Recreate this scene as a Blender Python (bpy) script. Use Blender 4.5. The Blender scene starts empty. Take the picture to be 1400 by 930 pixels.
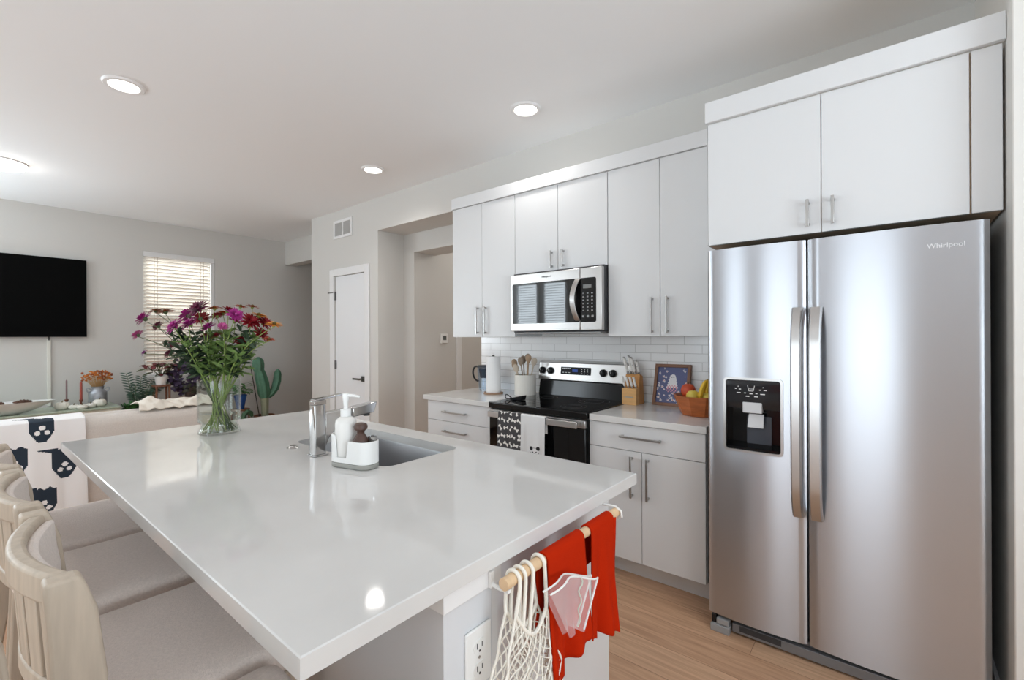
import bpy, math, random
from mathutils import Vector, Matrix
from mathutils.geometry import tessellate_polygon
PI = math.pi
rnd = random.Random(11)
SC = bpy.context.scene
COL = SC.collection

# ------------------------------------------------------------------ camera
cam = bpy.data.cameras.new('camera')
cam.sensor_width = 36.0
cam.lens = 630.5 * 36.0 / 1400.0
cam.shift_y = -4.3 / 1400.0
cam.clip_start = 0.02
cam_o = bpy.data.objects.new('camera', cam)
COL.objects.link(cam_o)
yaw, roll = math.radians(39.2), math.radians(0.26)
Fw = Vector((-math.sin(yaw), math.cos(yaw), 0))
Rt = Vector((math.cos(yaw), math.sin(yaw), 0))
Up = Vector((0, 0, 1))
cr = Rt * math.cos(roll) - Up * math.sin(roll)
cu = Up * math.cos(roll) + Rt * math.sin(roll)
m = Matrix.Identity(4)
for i in range(3):
    m[i][0], m[i][1], m[i][2] = cr[i], cu[i], -Fw[i]
m[0][3], m[1][3], m[2][3] = 0, 0, 1.36
cam_o.matrix_world = m
SC.camera = cam_o

# ------------------------------------------------------------------ world, lights, exposure
SC.view_settings.view_transform = 'Standard'
SC.view_settings.look = 'None'
SC.view_settings.gamma = 1
SC.view_settings.use_curve_mapping = False
SC.view_settings.exposure = -0.1
SC.cycles.max_bounces = 10
SC.cycles.diffuse_bounces = 6
SC.cycles.glossy_bounces = 5
SC.cycles.transmission_bounces = 10
SC.cycles.transparent_max_bounces = 12
SC.cycles.caustics_reflective = False
SC.cycles.caustics_refractive = False
SC.cycles.sample_clamp_indirect = 4.0
SC.cycles.use_denoising = True

world = bpy.data.worlds.new('daylight')
SC.world = world
world.use_nodes = True
bg = world.node_tree.nodes['Background']
bg.inputs[0].default_value = (0.93, 0.96, 1.0, 1)
bg.inputs[1].default_value = 1.3

def area_light(name, loc, rot, sx, sy, power, color=(1, 1, 1)):
    l = bpy.data.lights.new(name, 'AREA')
    l.shape = 'RECTANGLE'; l.size = sx; l.size_y = sy
    l.energy = power; l.color = color
    o = bpy.data.objects.new(name, l)
    o.location = loc; o.rotation_euler = rot
    COL.objects.link(o)
    return o
# last two are added fills, the others daylight coming in through the windows and the glass door behind the camera (rear wall y=-2.6)
RY = -2.6
DAY = (0.80, 0.917, 1.0)
area_light('daylight_glass_door', (-0.45, RY - 0.02, 1.12), (PI/2+1.0, 0, 0), 1.25, 2.1, 40, DAY)
area_light('daylight_side_window', (-2.2, RY - 0.02, 1.55), (PI/2+0.9, 0, 0), 0.85, 1.5, 25, DAY)
area_light('daylight_living_window', (-5.9, RY - 0.06, 1.95), (PI/2, 0, 0), 0.56, 1.0, 17, DAY)
area_light('daylight_living_window', (-5.2, RY - 0.06, 1.95), (PI/2, 0, 0), 0.56, 1.0, 17, DAY)
area_light('added_side_fill', (2.96, 0.2, 1.45), (PI/2+1.0, 0, PI/2), 2.3, 2.2, 118, DAY)  # added fill on the unseen side wall, tilted up to brighten the ceiling
area_light('added_front_fill', (-7.49, -1.55, 1.6), (PI/2+1.05, 0, -PI/2), 1.5, 1.7, 135, DAY)  # added fill beyond the frame, lifts the living area ceiling and kitchen wall

# ------------------------------------------------------------------ materials
def lin(c):
    return tuple((x/12.92 if x <= 0.04045 else ((x+0.055)/1.055)**2.4) for x in [v/255 for v in c])
MATS = {}
def mat(name, rgb, rough=0.5, metal=0.0, spec=0.5, bump=0.0, bscale=60, var=0.0, vscale=8, stretch=(1, 1, 1),
        trans=0.0, ior=1.45, coat=0.0, emit=None, estr=0.0, alpha=1.0, aniso=0.0, sheen=0.0, sss=0.0):
    if name in MATS: return MATS[name]
    M = bpy.data.materials.new(name); M.use_nodes = True
    nt = M.node_tree; b = nt.nodes['Principled BSDF']
    c = lin(rgb)
    b.inputs['Base Color'].default_value = (*c, 1)
    b.inputs['Roughness'].default_value = rough
    b.inputs['Metallic'].default_value = metal
    b.inputs['Specular IOR Level'].default_value = spec
    b.inputs['IOR'].default_value = ior
    b.inputs['Transmission Weight'].default_value = trans
    b.inputs['Coat Weight'].default_value = coat
    b.inputs['Alpha'].default_value = alpha
    b.inputs['Anisotropic'].default_value = aniso
    b.inputs['Sheen Weight'].default_value = sheen
    if sss: 
        b.inputs['Subsurface Weight'].default_value = sss
        b.inputs['Subsurface Radius'].default_value = (0.02, 0.02, 0.02)
    if emit:
        b.inputs['Emission Color'].default_value = (*lin(emit), 1)
        b.inputs['Emission Strength'].default_value = estr
    if bump or var:
        tc = nt.nodes.new('ShaderNodeTexCoord'); mp = nt.nodes.new('ShaderNodeMapping')
        mp.inputs['Scale'].default_value = stretch
        nt.links.new(tc.outputs['Object'], mp.inputs['Vector'])
        if var:
            n = nt.nodes.new('ShaderNodeTexNoise'); n.inputs['Scale'].default_value = vscale
            n.inputs['Detail'].default_value = 4
            nt.links.new(mp.outputs[0], n.inputs['Vector'])
            r = nt.nodes.new('ShaderNodeValToRGB')
            r.color_ramp.elements[0].position = 0.3; r.color_ramp.elements[1].position = 0.7
            r.color_ramp.elements[0].color = (*[x*(1-var) for x in c], 1)
            r.color_ramp.elements[1].color = (*[min(1, x*(1+var)) for x in c], 1)
            nt.links.new(n.outputs['Fac'], r.inputs['Fac']); nt.links.new(r.outputs[0], b.inputs['Base Color'])
        if bump:
            n2 = nt.nodes.new('ShaderNodeTexNoise'); n2.inputs['Scale'].default_value = bscale
            n2.inputs['Detail'].default_value = 3
            nt.links.new(mp.outputs[0], n2.inputs['Vector'])
            bp = nt.nodes.new('ShaderNodeBump'); bp.inputs['Strength'].default_value = bump
            bp.inputs['Distance'].default_value = 0.01
            nt.links.new(n2.outputs['Fac'], bp.inputs['Height']); nt.links.new(bp.outputs[0], b.inputs['Normal'])
    MATS[name] = M
    return M

WALL = mat('wall_paint', (211, 209, 205), 0.9, bump=0.05, bscale=250)
CEIL = mat('ceiling_paint', (243, 244, 245), 0.95)
TRIM = mat('white_trim_paint', (232, 232, 232), 0.45)
DOORW = mat('white_door_paint', (232, 233, 235), 0.5)
CAB = mat('white_cabinet_laminate', (219, 220, 221), 0.32)
CABIN = mat('bare_cabinet_wood', (212, 186, 158), 0.7, var=0.12, vscale=6, stretch=(1, 12, 12))
GAP = mat('dark_gap', (60, 58, 56), 0.9)
STEEL = mat('satin_nickel', (182, 180, 178), 0.28, 1.0)
CHROME = mat('chrome', (196, 195, 194), 0.10, 1.0)
BRUSH = mat('brushed_stainless', (196, 199, 205), 0.30, 1.0, aniso=0.9, bump=0.006, bscale=90, stretch=(1, 60, 60))
BRUSHV = mat('brushed_stainless_panel', (200, 198, 196), 0.3, 1.0, bump=0.01, bscale=90, stretch=(1, 40, 40))
SINKM = mat('sink_stainless', (178, 178, 180), 0.45, 1.0)
BLACKG = mat('black_glass', (10, 10, 11), 0.05, 0, 0.5)
BLACKP = mat('black_plastic', (20, 20, 21), 0.35)
DARKP = mat('dark_grey_plastic', (58, 58, 60), 0.4)
GREYP = mat('grey_plastic', (150, 150, 150), 0.4)
LIGHTGP = mat('light_grey_plastic', (205, 206, 208), 0.35)
WHITEP = mat('white_plastic', (236, 236, 234), 0.35)
MARK = mat('white_marking', (235, 235, 235), 0.5)
GLASS = mat('clear_glass', (250, 252, 251), 0.0, trans=1.0, ior=1.45)
WATER = mat('vase_water', (247, 250, 240), 0.0, trans=1.0, ior=1.33)
CLEARP = mat('clear_plastic', (214, 226, 236), 0.05, trans=0.92, ior=1.3)

BRUSH.node_tree.nodes['Principled BSDF'].inputs['Anisotropic Rotation'].default_value = 0.25
_t = BRUSH.node_tree.nodes.new('ShaderNodeTangent'); _t.direction_type = 'RADIAL'; _t.axis = 'Z'
BRUSH.node_tree.links.new(_t.outputs[0], BRUSH.node_tree.nodes['Principled BSDF'].inputs['Tangent'])
def thin_glass(name, tint, fres=1.45, rough=0.0, dens=1.0):
    # thin clear sheet: see-through with a Fresnel reflection
    M = bpy.data.materials.new(name); M.use_nodes = True
    nt = M.node_tree; N = nt.nodes.new; L = nt.links.new
    for n in list(nt.nodes):
        if n.type == 'BSDF_PRINCIPLED': nt.nodes.remove(n)
    t = N('ShaderNodeBsdfTransparent'); t.inputs[0].default_value = (*tint, 1)
    g = N('ShaderNodeBsdfGlossy'); g.inputs['Roughness'].default_value = rough
    lw = N('ShaderNodeLayerWeight'); lw.inputs[0].default_value = 0.5
    pw = N('ShaderNodeMath'); pw.operation = 'POWER'; pw.inputs[1].default_value = 5.0; L(lw.outputs['Facing'], pw.inputs[0])
    r0 = ((fres-1)/(fres+1))**2
    f = N('ShaderNodeMath'); f.operation = 'MULTIPLY_ADD'; f.inputs[1].default_value = 1-r0; f.inputs[2].default_value = r0; L(pw.outputs[0], f.inputs[0])
    mx = N('ShaderNodeMixShader'); L(f.outputs[0], mx.inputs[0]); L(t.outputs[0], mx.inputs[1]); L(g.outputs[0], mx.inputs[2])
    L(mx.outputs[0], nt.nodes['Material Output'].inputs[0])
    return M

def quartz():
    M = mat('white_quartz', (216, 215, 213), 0.06, spec=0.5)
    nt = M.node_tree; b = nt.nodes['Principled BSDF']
    tc = nt.nodes.new('ShaderNodeTexCoord'); n = nt.nodes.new('ShaderNodeTexNoise')
    n.inputs['Scale'].default_value = 3.0; n.inputs['Detail'].default_value = 6
    nt.links.new(tc.outputs['Object'], n.inputs['Vector'])
    r = nt.nodes.new('ShaderNodeValToRGB')
    r.color_ramp.elements[0].position = 0.35; r.color_ramp.elements[1].position = 0.7
    r.color_ramp.elements[0].color = (*lin((211, 210, 208)), 1); r.color_ramp.elements[1].color = (*lin((219, 218, 216)), 1)
    nt.links.new(n.outputs['Fac'], r.inputs['Fac']); nt.links.new(r.outputs[0], b.inputs['Base Color'])
    return M
QUARTZ = quartz()

def plank_floor():
    M = bpy.data.materials.new('oak_plank_floor'); M.use_nodes = True
    nt = M.node_tree; b = nt.nodes['Principled BSDF']; N = nt.nodes.new; L = nt.links.new
    tc = N('ShaderNodeTexCoord')
    br = N('ShaderNodeTexBrick')
    br.inputs['Scale'].default_value = 1.0; br.inputs['Brick Width'].default_value = 1.25; br.inputs['Row Height'].default_value = 0.18
    br.inputs['Mortar Size'].default_value = 0.0012; br.inputs['Mortar Smooth'].default_value = 0.1
    br.inputs['Color1'].default_value = (*lin((218, 180, 148)), 1); br.inputs['Color2'].default_value = (*lin((200, 158, 126)), 1)
    br.inputs['Mortar'].default_value = (*lin((140, 104, 78)), 1); br.offset = 0.37
    L(tc.outputs['Object'], br.inputs['Vector'])
    mp = N('ShaderNodeMapping'); mp.inputs['Scale'].default_value = (1.2, 22, 1)
    L(tc.outputs['Object'], mp.inputs['Vector'])
    n = N('ShaderNodeTexNoise'); n.inputs['Scale'].default_value = 2.2; n.inputs['Detail'].default_value = 8; n.inputs['Distortion'].default_value = 1.2
    L(mp.outputs[0], n.inputs['Vector'])
    r = N('ShaderNodeValToRGB'); r.color_ramp.elements[0].position = 0.3; r.color_ramp.elements[1].position = 0.68
    r.color_ramp.elements[0].color = (0.62, 0.55, 0.5, 1); r.color_ramp.elements[1].color = (1.05, 1.04, 1.03, 1)
    L(n.outputs['Fac'], r.inputs['Fac'])
    mx = N('ShaderNodeMix'); mx.data_type = 'RGBA'; mx.blend_type = 'MULTIPLY'; mx.inputs[0].default_value = 0.75
    L(br.outputs['Color'], mx.inputs[6]); L(r.outputs[0], mx.inputs[7]); L(mx.outputs[2], b.inputs['Base Color'])
    b.inputs['Roughness'].default_value = 0.42
    return M
FLOORM = plank_floor()

def tile_mat():
    M = bpy.data.materials.new('white_subway_tile'); M.use_nodes = True
    nt = M.node_tree; b = nt.nodes['Principled BSDF']; N = nt.nodes.new; L = nt.links.new
    tc = N('ShaderNodeTexCoord'); s = N('ShaderNodeSeparateXYZ'); c = N('ShaderNodeCombineXYZ')
    L(tc.outputs['Object'], s.inputs[0]); L(s.outputs[0], c.inputs[0]); L(s.outputs[2], c.inputs[1])
    br = N('ShaderNodeTexBrick'); L(c.outputs[0], br.inputs['Vector'])
    br.inputs['Scale'].default_value = 1; br.inputs['Brick Width'].default_value = 0.222; br.inputs['Row Height'].default_value = 0.0555
    br.inputs['Mortar Size'].default_value = 0.0016; br.inputs['Mortar Smooth'].default_value = 0.2
    br.inputs['Color1'].default_value = (*lin((252, 252, 252)), 1); br.inputs['Color2'].default_value = (*lin((249, 249, 249)), 1)
    br.inputs['Mortar'].default_value = (*lin((198, 197, 195)), 1)
    L(br.outputs['Color'], b.inputs['Base Color'])
    bp = N('ShaderNodeBump'); bp.inputs['Strength'].default_value = 0.4; bp.inputs['Distance'].default_value = 0.003; bp.invert = True
    L(br.outputs['Fac'], bp.inputs['Height']); L(bp.outputs[0], b.inputs['Normal'])
    b.inputs['Roughness'].default_value = 0.15
    return M
TILE = tile_mat()

# ------------------------------------------------------------------ mesh helpers
class MB:
    def __init__(s): s.v = []; s.f = []; s.mi = []; s.M = None; s.cur = 0
    def _add(s, vs, fs):
        o = len(s.v)
        for p in vs:
            p = Vector(p)
            s.v.append(s.M @ p if s.M else p)
        for f in fs:
            s.f.append([i+o for i in f]); s.mi.append(s.cur)
        return s
    def box(s, x0, x1, y0, y1, z0, z1):
        vs = [(x, y, z) for z in (z0, z1) for y in (y0, y1) for x in (x0, x1)]
        return s._add(vs, [(0, 2, 3, 1), (4, 5, 7, 6), (0, 1, 5, 4), (2, 6, 7, 3), (0, 4, 6, 2), (1, 3, 7, 5)])
    def hexa(s, bot, top):
        return s._add(list(bot)+list(top), [(3, 2, 1, 0), (4, 5, 6, 7), (0, 1, 5, 4), (1, 2, 6, 5), (2, 3, 7, 6), (3, 0, 4, 7)])
    def tube(s, pts, r, n=8, caps=True, flat=1.0):
        pts = [Vector(p) for p in pts]; k = len(pts)
        rs = list(r) if hasattr(r, '__len__') else [r]*k
        vs = []; ref = None
        for i, p in enumerate(pts):
            t = (pts[min(i+1, k-1)] - pts[max(i-1, 0)])
            t = t.normalized() if t.length > 1e-9 else Vector((0, 0, 1))
            if ref is None:
                ref = t.orthogonal().normalized()
            a = ref - t * ref.dot(t)
            a = a.normalized() if a.length > 1e-6 else t.orthogonal().normalized()
            ref = a; b = t.cross(a)
            for j in range(n):
                th = 2*PI*j/n
                vs.append(p + a*(rs[i]*math.cos(th)) + b*(rs[i]*flat*math.sin(th)))
        fs = []
        for i in range(k-1):
            for j in range(n):
                fs.append((i*n+j, i*n+(j+1) % n, (i+1)*n+(j+1) % n, (i+1)*n+j))
        if caps:
            fs.append(tuple(range(n-1, -1, -1))); fs.append(tuple((k-1)*n+j for j in range(n)))
        return s._add(vs, fs)
    def cyl(s, p0, p1, r, r1=None, n=20): return s.tube([p0, p1], [r, r if r1 is None else r1], n)
    def lathe(s, prof, c=(0, 0, 0), n=28, closed=False, sx=1, sy=1, rot=0):
        k = len(prof); vs = []
        for (r, z) in prof:
            for j in range(n):
                th = 2*PI*j/n+rot
                vs.append((c[0]+sx*r*math.cos(th), c[1]+sy*r*math.sin(th), c[2]+z))
        fs = []
        for i in range(k-1 if not closed else k):
            i2 = (i+1) % k
            for j in range(n):
                fs.append((i*n+j, i*n+(j+1) % n, i2*n+(j+1) % n, i2*n+j))
        if not closed:
            if prof[0][0] > 1e-5: fs.append(tuple(range(n-1, -1, -1)))
            if prof[-1][0] > 1e-5: fs.append(tuple((k-1)*n+j for j in range(n)))
        return s._add(vs, fs)
    def ball(s, c, rx, ry=None, rz=None, n=16, m=10):
        ry = ry or rx; rz = rz or rx
        vs = [(c[0], c[1], c[2]-rz)]
        for i in range(1, m):
            a = -PI/2+PI*i/m
            for j in range(n):
                t = 2*PI*j/n
                vs.append((c[0]+rx*math.cos(a)*math.cos(t), c[1]+ry*math.cos(a)*math.sin(t), c[2]+rz*math.sin(a)))
        vs.append((c[0], c[1], c[2]+rz)); fs = []
        for j in range(n): fs.append((0, 1+(j+1) % n, 1+j))
        for i in range(m-2):
            for j in range(n):
                a = 1+i*n+j; b = 1+i*n+(j+1) % n
                fs.append((a, b, b+n, a+n))
        l = len(vs)-1
        for j in range(n): fs.append((1+(m-2)*n+j, 1+(m-2)*n+(j+1) % n, l))
        return s._add(vs, fs)
    def grid(s, fn, nu, nv, mfn=None, closeu=False):
        vs = [fn(i/nu, j/nv) for j in range(nv+1) for i in range(nu+1)]
        o = len(s.v)
        for p in vs: s.v.append(s.M @ Vector(p) if s.M else Vector(p))
        for j in range(nv):
            for i in range(nu):
                a = o+j*(nu+1)+i
                s.f.append([a, a+1, a+nu+2, a+nu+1])
                s.mi.append(mfn((i+.5)/nu, (j+.5)/nv) if mfn else s.cur)
        return s
    def prism(s, poly, axis, a0, a1):
        # poly: 2D outline; axis 'x': (y,z), 'y': (x,z), 'z': (x,y)
        def P(p, a):
            return {'x': (a, p[0], p[1]), 'y': (p[0], a, p[1]), 'z': (p[0], p[1], a)}[axis]
        n = len(poly)
        vs = [P(p, a0) for p in poly]+[P(p, a1) for p in poly]
        fs = [tuple(range(n-1, -1, -1)), tuple(range(n, 2*n))]
        fs += [(i, (i+1) % n, n+(i+1) % n, n+i) for i in range(n)]
        return s._add(vs, fs)
    def holed(s, outer, inner, z0, z1, cham=0.0):
        # slab with one hole, outlines in xy
        n, k = len(outer), len(inner)
        cx_, cy_ = sum(p[0] for p in outer)/n, sum(p[1] for p in outer)/n
        oin = [(p[0]-math.copysign(cham, p[0]-cx_), p[1]-math.copysign(cham, p[1]-cy_)) for p in outer] if cham else outer
        def face(ring, z, flip):
            tri = tessellate_polygon([[Vector((*p, 0)) for p in ring], [Vector((*p, 0)) for p in inner]])
            vs = [(*p, z) for p in list(ring)+list(inner)]
            s._add(vs, [tuple(t) for t in tri])
        face(oin, z1, False); face(outer, z0, True)
        lev = [(outer, z0), (outer, z1-cham), (oin, z1)] if cham else [(outer, z0), (outer, z1)]
        for (ra, za), (rb, zb) in zip(lev, lev[1:]):
            vs = [(*p, za) for p in ra]+[(*p, zb) for p in rb]
            s._add(vs, [(i, (i+1) % n, n+(i+1) % n, n+i) for i in range(n)])
        vs = [(*p, z0) for p in inner]+[(*p, z1) for p in inner]
        s._add(vs, [(i, (i+1) % k, k+(i+1) % k, k+i) for i in range(k)])
        return s
    def leaf(s, p, d, nrm, L, W, bend=0.25, n=4, tip=0.9):
        p = Vector(p); d = Vector(d).normalized(); nrm = Vector(nrm)
        side = d.cross(nrm); side = side.normalized() if side.length > 1e-6 else d.orthogonal().normalized()
        nn = side.cross(d)
        vs = []; fs = []
        for i in range(n+1):
            t = i/n
            c = p + d*(L*t) - nn*(bend*L*t*t)
            w = W*0.5*math.sin(PI*min(1, (t*tip+0.06)))**0.8
            if i == n: w = W*0.03
            vs += [c-side*w, c+nn*(-w*0.25), c+side*w]
        for i in range(n):
            a = i*3
            fs += [(a, a+1, a+4, a+3), (a+1, a+2, a+5, a+4)]
        return s._add(vs, fs)
    def build(s, name, mats, parent=None, origin=(0, 0, 0), bevel=0, seg=2, sub=0, solid=0, wire=0, ang=40, smooth=True, recalc=True, weld=False):
        off = Vector(origin)
        if parent is not None:
            r = parent
            while r.parent is not None: r = r.parent
            off = Vector(r.location)
        me = bpy.data.meshes.new(name)
        me.from_pydata([tuple(p-off) for p in s.v], [], s.f)
        mats = mats if isinstance(mats, (list, tuple)) else [mats]
        for x in mats: me.materials.append(x)
        if len(mats) > 1:
            me.polygons.foreach_set('material_index', s.mi)
        me.update()
        if recalc:
            import bmesh
            b = bmesh.new(); b.from_mesh(me)
            if weld: bmesh.ops.remove_doubles(b, verts=b.verts, dist=1e-5)
            bmesh.ops.recalc_face_normals(b, faces=b.faces); b.to_mesh(me); b.free()
        if smooth:
            me.shade_smooth(); me.set_sharp_from_angle(angle=math.radians(ang))
        o = bpy.data.objects.new(name, me); COL.objects.link(o)
        if parent is not None: o.parent = parent
        else: o.location = off
        if solid:
            k = o.modifiers.new('thickness', 'SOLIDIFY'); k.thickness = solid; k.offset = 0
        if bevel:
            k = o.modifiers.new('edge', 'BEVEL'); k.width = bevel; k.segments = seg; k.limit_method = 'ANGLE'; k.angle_limit = math.radians(35)
        if sub:
            k = o.modifiers.new('round', 'SUBSURF'); k.levels = sub; k.render_levels = sub
        if wire:
            k = o.modifiers.new('net', 'WIREFRAME'); k.thickness = wire; k.use_even_offset = False; k.use_boundary = True
        return o

def thing(name, label, cat, loc=(0, 0, 0), group=None):
    o = bpy.data.objects.new(name, None); o.empty_display_size = 0.05
    COL.objects.link(o); o.location = loc
    return tag(o, label, cat, group)
def tag(o, label, cat, group=None):
    o['label'] = label; o['category'] = cat
    if group: o['group'] = group
    return o
def struct(o):
    o['kind'] = 'structure'; return o
def part_label(o, l):
    o['label'] = l; return o
def dup(root, label, loc, rotz=0, group=None):
    def cp(o, par):
        c = o.copy(); COL.objects.link(c)
        if par is not None: c.parent = par
        for ch in list(o.children): cp(ch, c)
        return c
    r = cp(root, None); r.location = loc; r.rotation_euler = (0, 0, rotz); r['label'] = label
    if group: r['group'] = group
    return r
def rrect(x0, x1, y0, y1, r, n=6):
    out = []
    for cx, cy, a0 in ((x1-r, y1-r, 0), (x0+r, y1-r, PI/2), (x0+r, y0+r, PI), (x1-r, y0+r, 1.5*PI)):
        for i in range(n+1):
            a = a0+PI/2*i/n
            out.append((cx+r*math.cos(a), cy+r*math.sin(a)))
    return out
def bez(p0, p1, p2, n=8):
    p0, p1, p2 = Vector(p0), Vector(p1), Vector(p2)
    return [p0*(1-t)**2+p1*(2*t*(1-t))+p2*t*t for t in [i/n for i in range(n+1)]]
def bez3(p0, p1, p2, p3, n=12):
    p0, p1, p2, p3 = map(Vector, (p0, p1, p2, p3))
    return [p0*(1-t)**3+p1*(3*t*(1-t)**2)+p2*(3*t*t*(1-t))+p3*t**3 for t in [i/n for i in range(n+1)]]
def text_mesh(name, body, size, material, parent, loc, rot, extrude=0.0006):
    cu_ = bpy.data.curves.new(name, 'FONT'); cu_.body = body; cu_.size = size; cu_.extrude = extrude
    cu_.align_x = 'CENTER'; cu_.align_y = 'CENTER'
    t = bpy.data.objects.new(name+'_source', cu_); COL.objects.link(t)
    dg = bpy.context.evaluated_depsgraph_get()
    me = bpy.data.meshes.new_from_object(t.evaluated_get(dg))
    bpy.data.objects.remove(t); me.name = name
    me.materials.clear(); me.materials.append(material)
    o = bpy.data.objects.new(name, me); COL.objects.link(o)
    r = parent
    while r.parent is not None: r = r.parent
    o.parent = parent; o.location = Vector(loc)-Vector(r.location); o.rotation_euler = rot
    return o

# ================================================================== THE ROOM
YW, ZC, XT, RX = 3.0, 2.895, -7.5, 3.0      # kitchen wall, ceiling, television wall, far side wall
struct(MB().box(XT-0.2, RX+0.2, RY-0.2, 6.2, -0.1, 0).build('floor', FLOORM))
struct(MB().box(XT-0.2, RX+0.2, RY-0.2, 6.2, ZC, ZC+0.1).build('ceiling', CEIL))
# kitchen wall with pantry door hole and cased opening
w = MB()
DX0, DX1, DZ = -5.245, -4.585, 2.105       # door hole
OX0, OX1, OZ = -4.345, -2.79, 2.54         # hall opening
YB = 3.35
w.box(-5.80, DX0, YW, YB, 0, ZC); w.box(DX0, DX1, YW, YB, DZ, ZC); w.box(DX1, OX0, YW, YB, 0, ZC)
w.box(OX0, OX1, YW, YB, OZ, ZC); w.box(OX1, 0.314, YW, YB, 0, ZC)
w.box(DX0, DX1, YW+0.12, YB, 0, DZ)
struct(w.build('wall_kitchen', WALL))
struct(MB().box(-5.80, -5.68, YB, 6.0, 0, ZC).build('wall_pantry_side', WALL))
# wall at the back of the deep opening, with a narrower second opening
JX, JZ, YJ = -4.16, 2.325, 3.66
w = MB(); w.box(-5.68, JX, YB, YJ, 0, ZC); w.box(JX, OX1, YB, YJ, JZ, ZC); w.box(OX1, -2.0, YB, YJ, 0, ZC)
struct(w.build('wall_hall_front', WALL))
struct(MB().box(JX-0.12, JX, YJ, 5.8, 0, ZC).build('wall_hall_left', WALL))
struct(MB().box(OX1, OX1+0.12, YJ, 5.8, 0, ZC).build('wall_hall_right', WALL))
struct(MB().box(JX, OX1, 5.7, 5.8, 0, ZC).build('wall_hall_end', WALL))
# television wall with window hole
WY0, WY1, WZ0, WZ1 = 1.615, 2.44, 0.86, 2.50
w = MB(); w.box(XT-0.14, XT, RY, -2.3, 0, ZC); w.box(XT-0.14, XT, -2.3, -0.8, 0, 0.75); w.box(XT-0.14, XT, -2.3, -0.8, 2.45, ZC)
w.box(XT-0.14, XT, -0.8, WY0, 0, ZC); w.box(XT-0.14, XT, WY1, 6.0, 0, ZC)
w.box(XT-0.14, XT, WY0, WY1, 0, WZ0); w.box(XT-0.14, XT, WY0, WY1, WZ1, ZC)
struct(w.build('wall_television', WALL))
struct(MB().box(XT, -5.68, 6.0, 6.1, 0, ZC).build('wall_passage_end', WALL))
struct(MB().box(XT, -5.80, 3.443, 3.60, 2.525, ZC).build('trim_passage_beam', WALL))
# short wall beside the refrigerator
struct(MB().box(0.314, 0.62, 2.183, YB, 0, ZC).build('wall_fridge_side', mat('stub_wall_paint', (222, 220, 215), 0.9), bevel=0.004))
# rear wall with glass door and windows, side wall
w = MB()
holes = [(-6.2, -5.6, 1.4, 2.5), (-5.5, -4.9, 1.4, 2.5), (-2.65, -1.75, 0.75, 2.35), (-1.1, 0.2, 0.0, 2.25)]
x = XT
for (a, b, z0, z1) in holes:
    w.box(x, a, RY-0.14, RY, 0, ZC)
    if z0 > 0: w.box(a, b, RY-0.14, RY, 0, z0)
    w.box(a, b, RY-0.14, RY, z1, ZC); x = b
w.box(x, RX, RY-0.14, RY, 0, ZC)
struct(w.build('wall_rear', WALL))
w = MB(); w.box(RX, RX+0.14, RY, -1.0, 0, ZC); w.box(RX, RX+0.14, 1.4, 6.0, 0, ZC)
w.box(RX, RX+0.14, -1.0, 1.4, 0, 0.3); w.box(RX, RX+0.14, -1.0, 1.4, 2.4, ZC)
struct(w.build('wall_side', WALL))
# window frames at the rear (seen in reflections)
for k, (a, b, z0, z1) in enumerate(holes):
    f = MB(); z0 = max(z0, 0.001); t = 0.05
    y0, y1 = RY-0.012, RY+0.012
    f.box(a, a+t, y0, y1, z0, z1); f.box(b-t, b, y0, y1, z0, z1); f.box(a+t, b-t, y0, y1, z0, z0+t); f.box(a+t, b-t, y0, y1, z1-t, z1)
    struct(f.build('window_%d' % (k+2) if k < 3 else 'door_2', TRIM))
    if k < 2:
        s = MB(); z = z0+0.08
        while z < z1-0.08:
            s.hexa([(a+0.055, RY+0.02, z+0.014), (b-0.055, RY+0.02, z+0.014), (b-0.055, RY+0.05, z), (a+0.055, RY+0.05, z)], [(a+0.055, RY+0.02, z+0.017), (b-0.055, RY+0.02, z+0.017), (b-0.055, RY+0.05, z+0.003), (a+0.055, RY+0.05, z+0.003)]); z += 0.05
        s.box(a+0.055, b-0.055, RY+0.02, RY+0.06, z1-0.06, z1-0.01)
        tag(s.build('window_blind', WHITEP, origin=(a, RY+0.03, z0)), 'open white slatted blind in the living area rear window, %s one' % ('first' if k == 0 else 'second'), 'blind', 'rear window blinds')
f = MB(); f.box(XT-0.05, XT, -2.3, -2.25, 0.75, 2.45); f.box(XT-0.05, XT, -0.85, -0.8, 0.75, 2.45); f.box(XT-0.05, XT, -2.25, -0.85, 0.75, 0.80); f.box(XT-0.05, XT, -2.25, -0.85, 2.40, 2.45); f.box(XT-0.05, XT, -1.57, -1.53, 0.80, 2.40)
struct(f.build('window_5', TRIM))  # frame of an unseen window, added to go with the front fill light
# baseboards
bb = MB(); bb.box(-5.80, -5.36, YW-0.015, YW-0.0005, 0, 0.1); bb.box(-4.49, OX0, YW-0.015, YW-0.0005, 0, 0.1)
struct(bb.build('baseboard_kitchen', TRIM, bevel=0.003))
struct(MB().box(0.300, 0.3135, 2.19, 2.99, 0, 0.1).build('baseboard_fridge_side', TRIM, bevel=0.003))
bb = MB(); bb.box(XT+0.0005, XT+0.015, RY, 3.44, 0, 0.1)
struct(bb.build('baseboard_television', TRIM, bevel=0.003))
bb = MB(); bb.box(OX0, JX, YB-0.015, YB-0.0005, 0, 0.1); bb.box(JX+0.0005, JX+0.015, YJ, 3.995, 0, 0.1)
struct(bb.build('baseboard_hall', TRIM, bevel=0.003))

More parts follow.
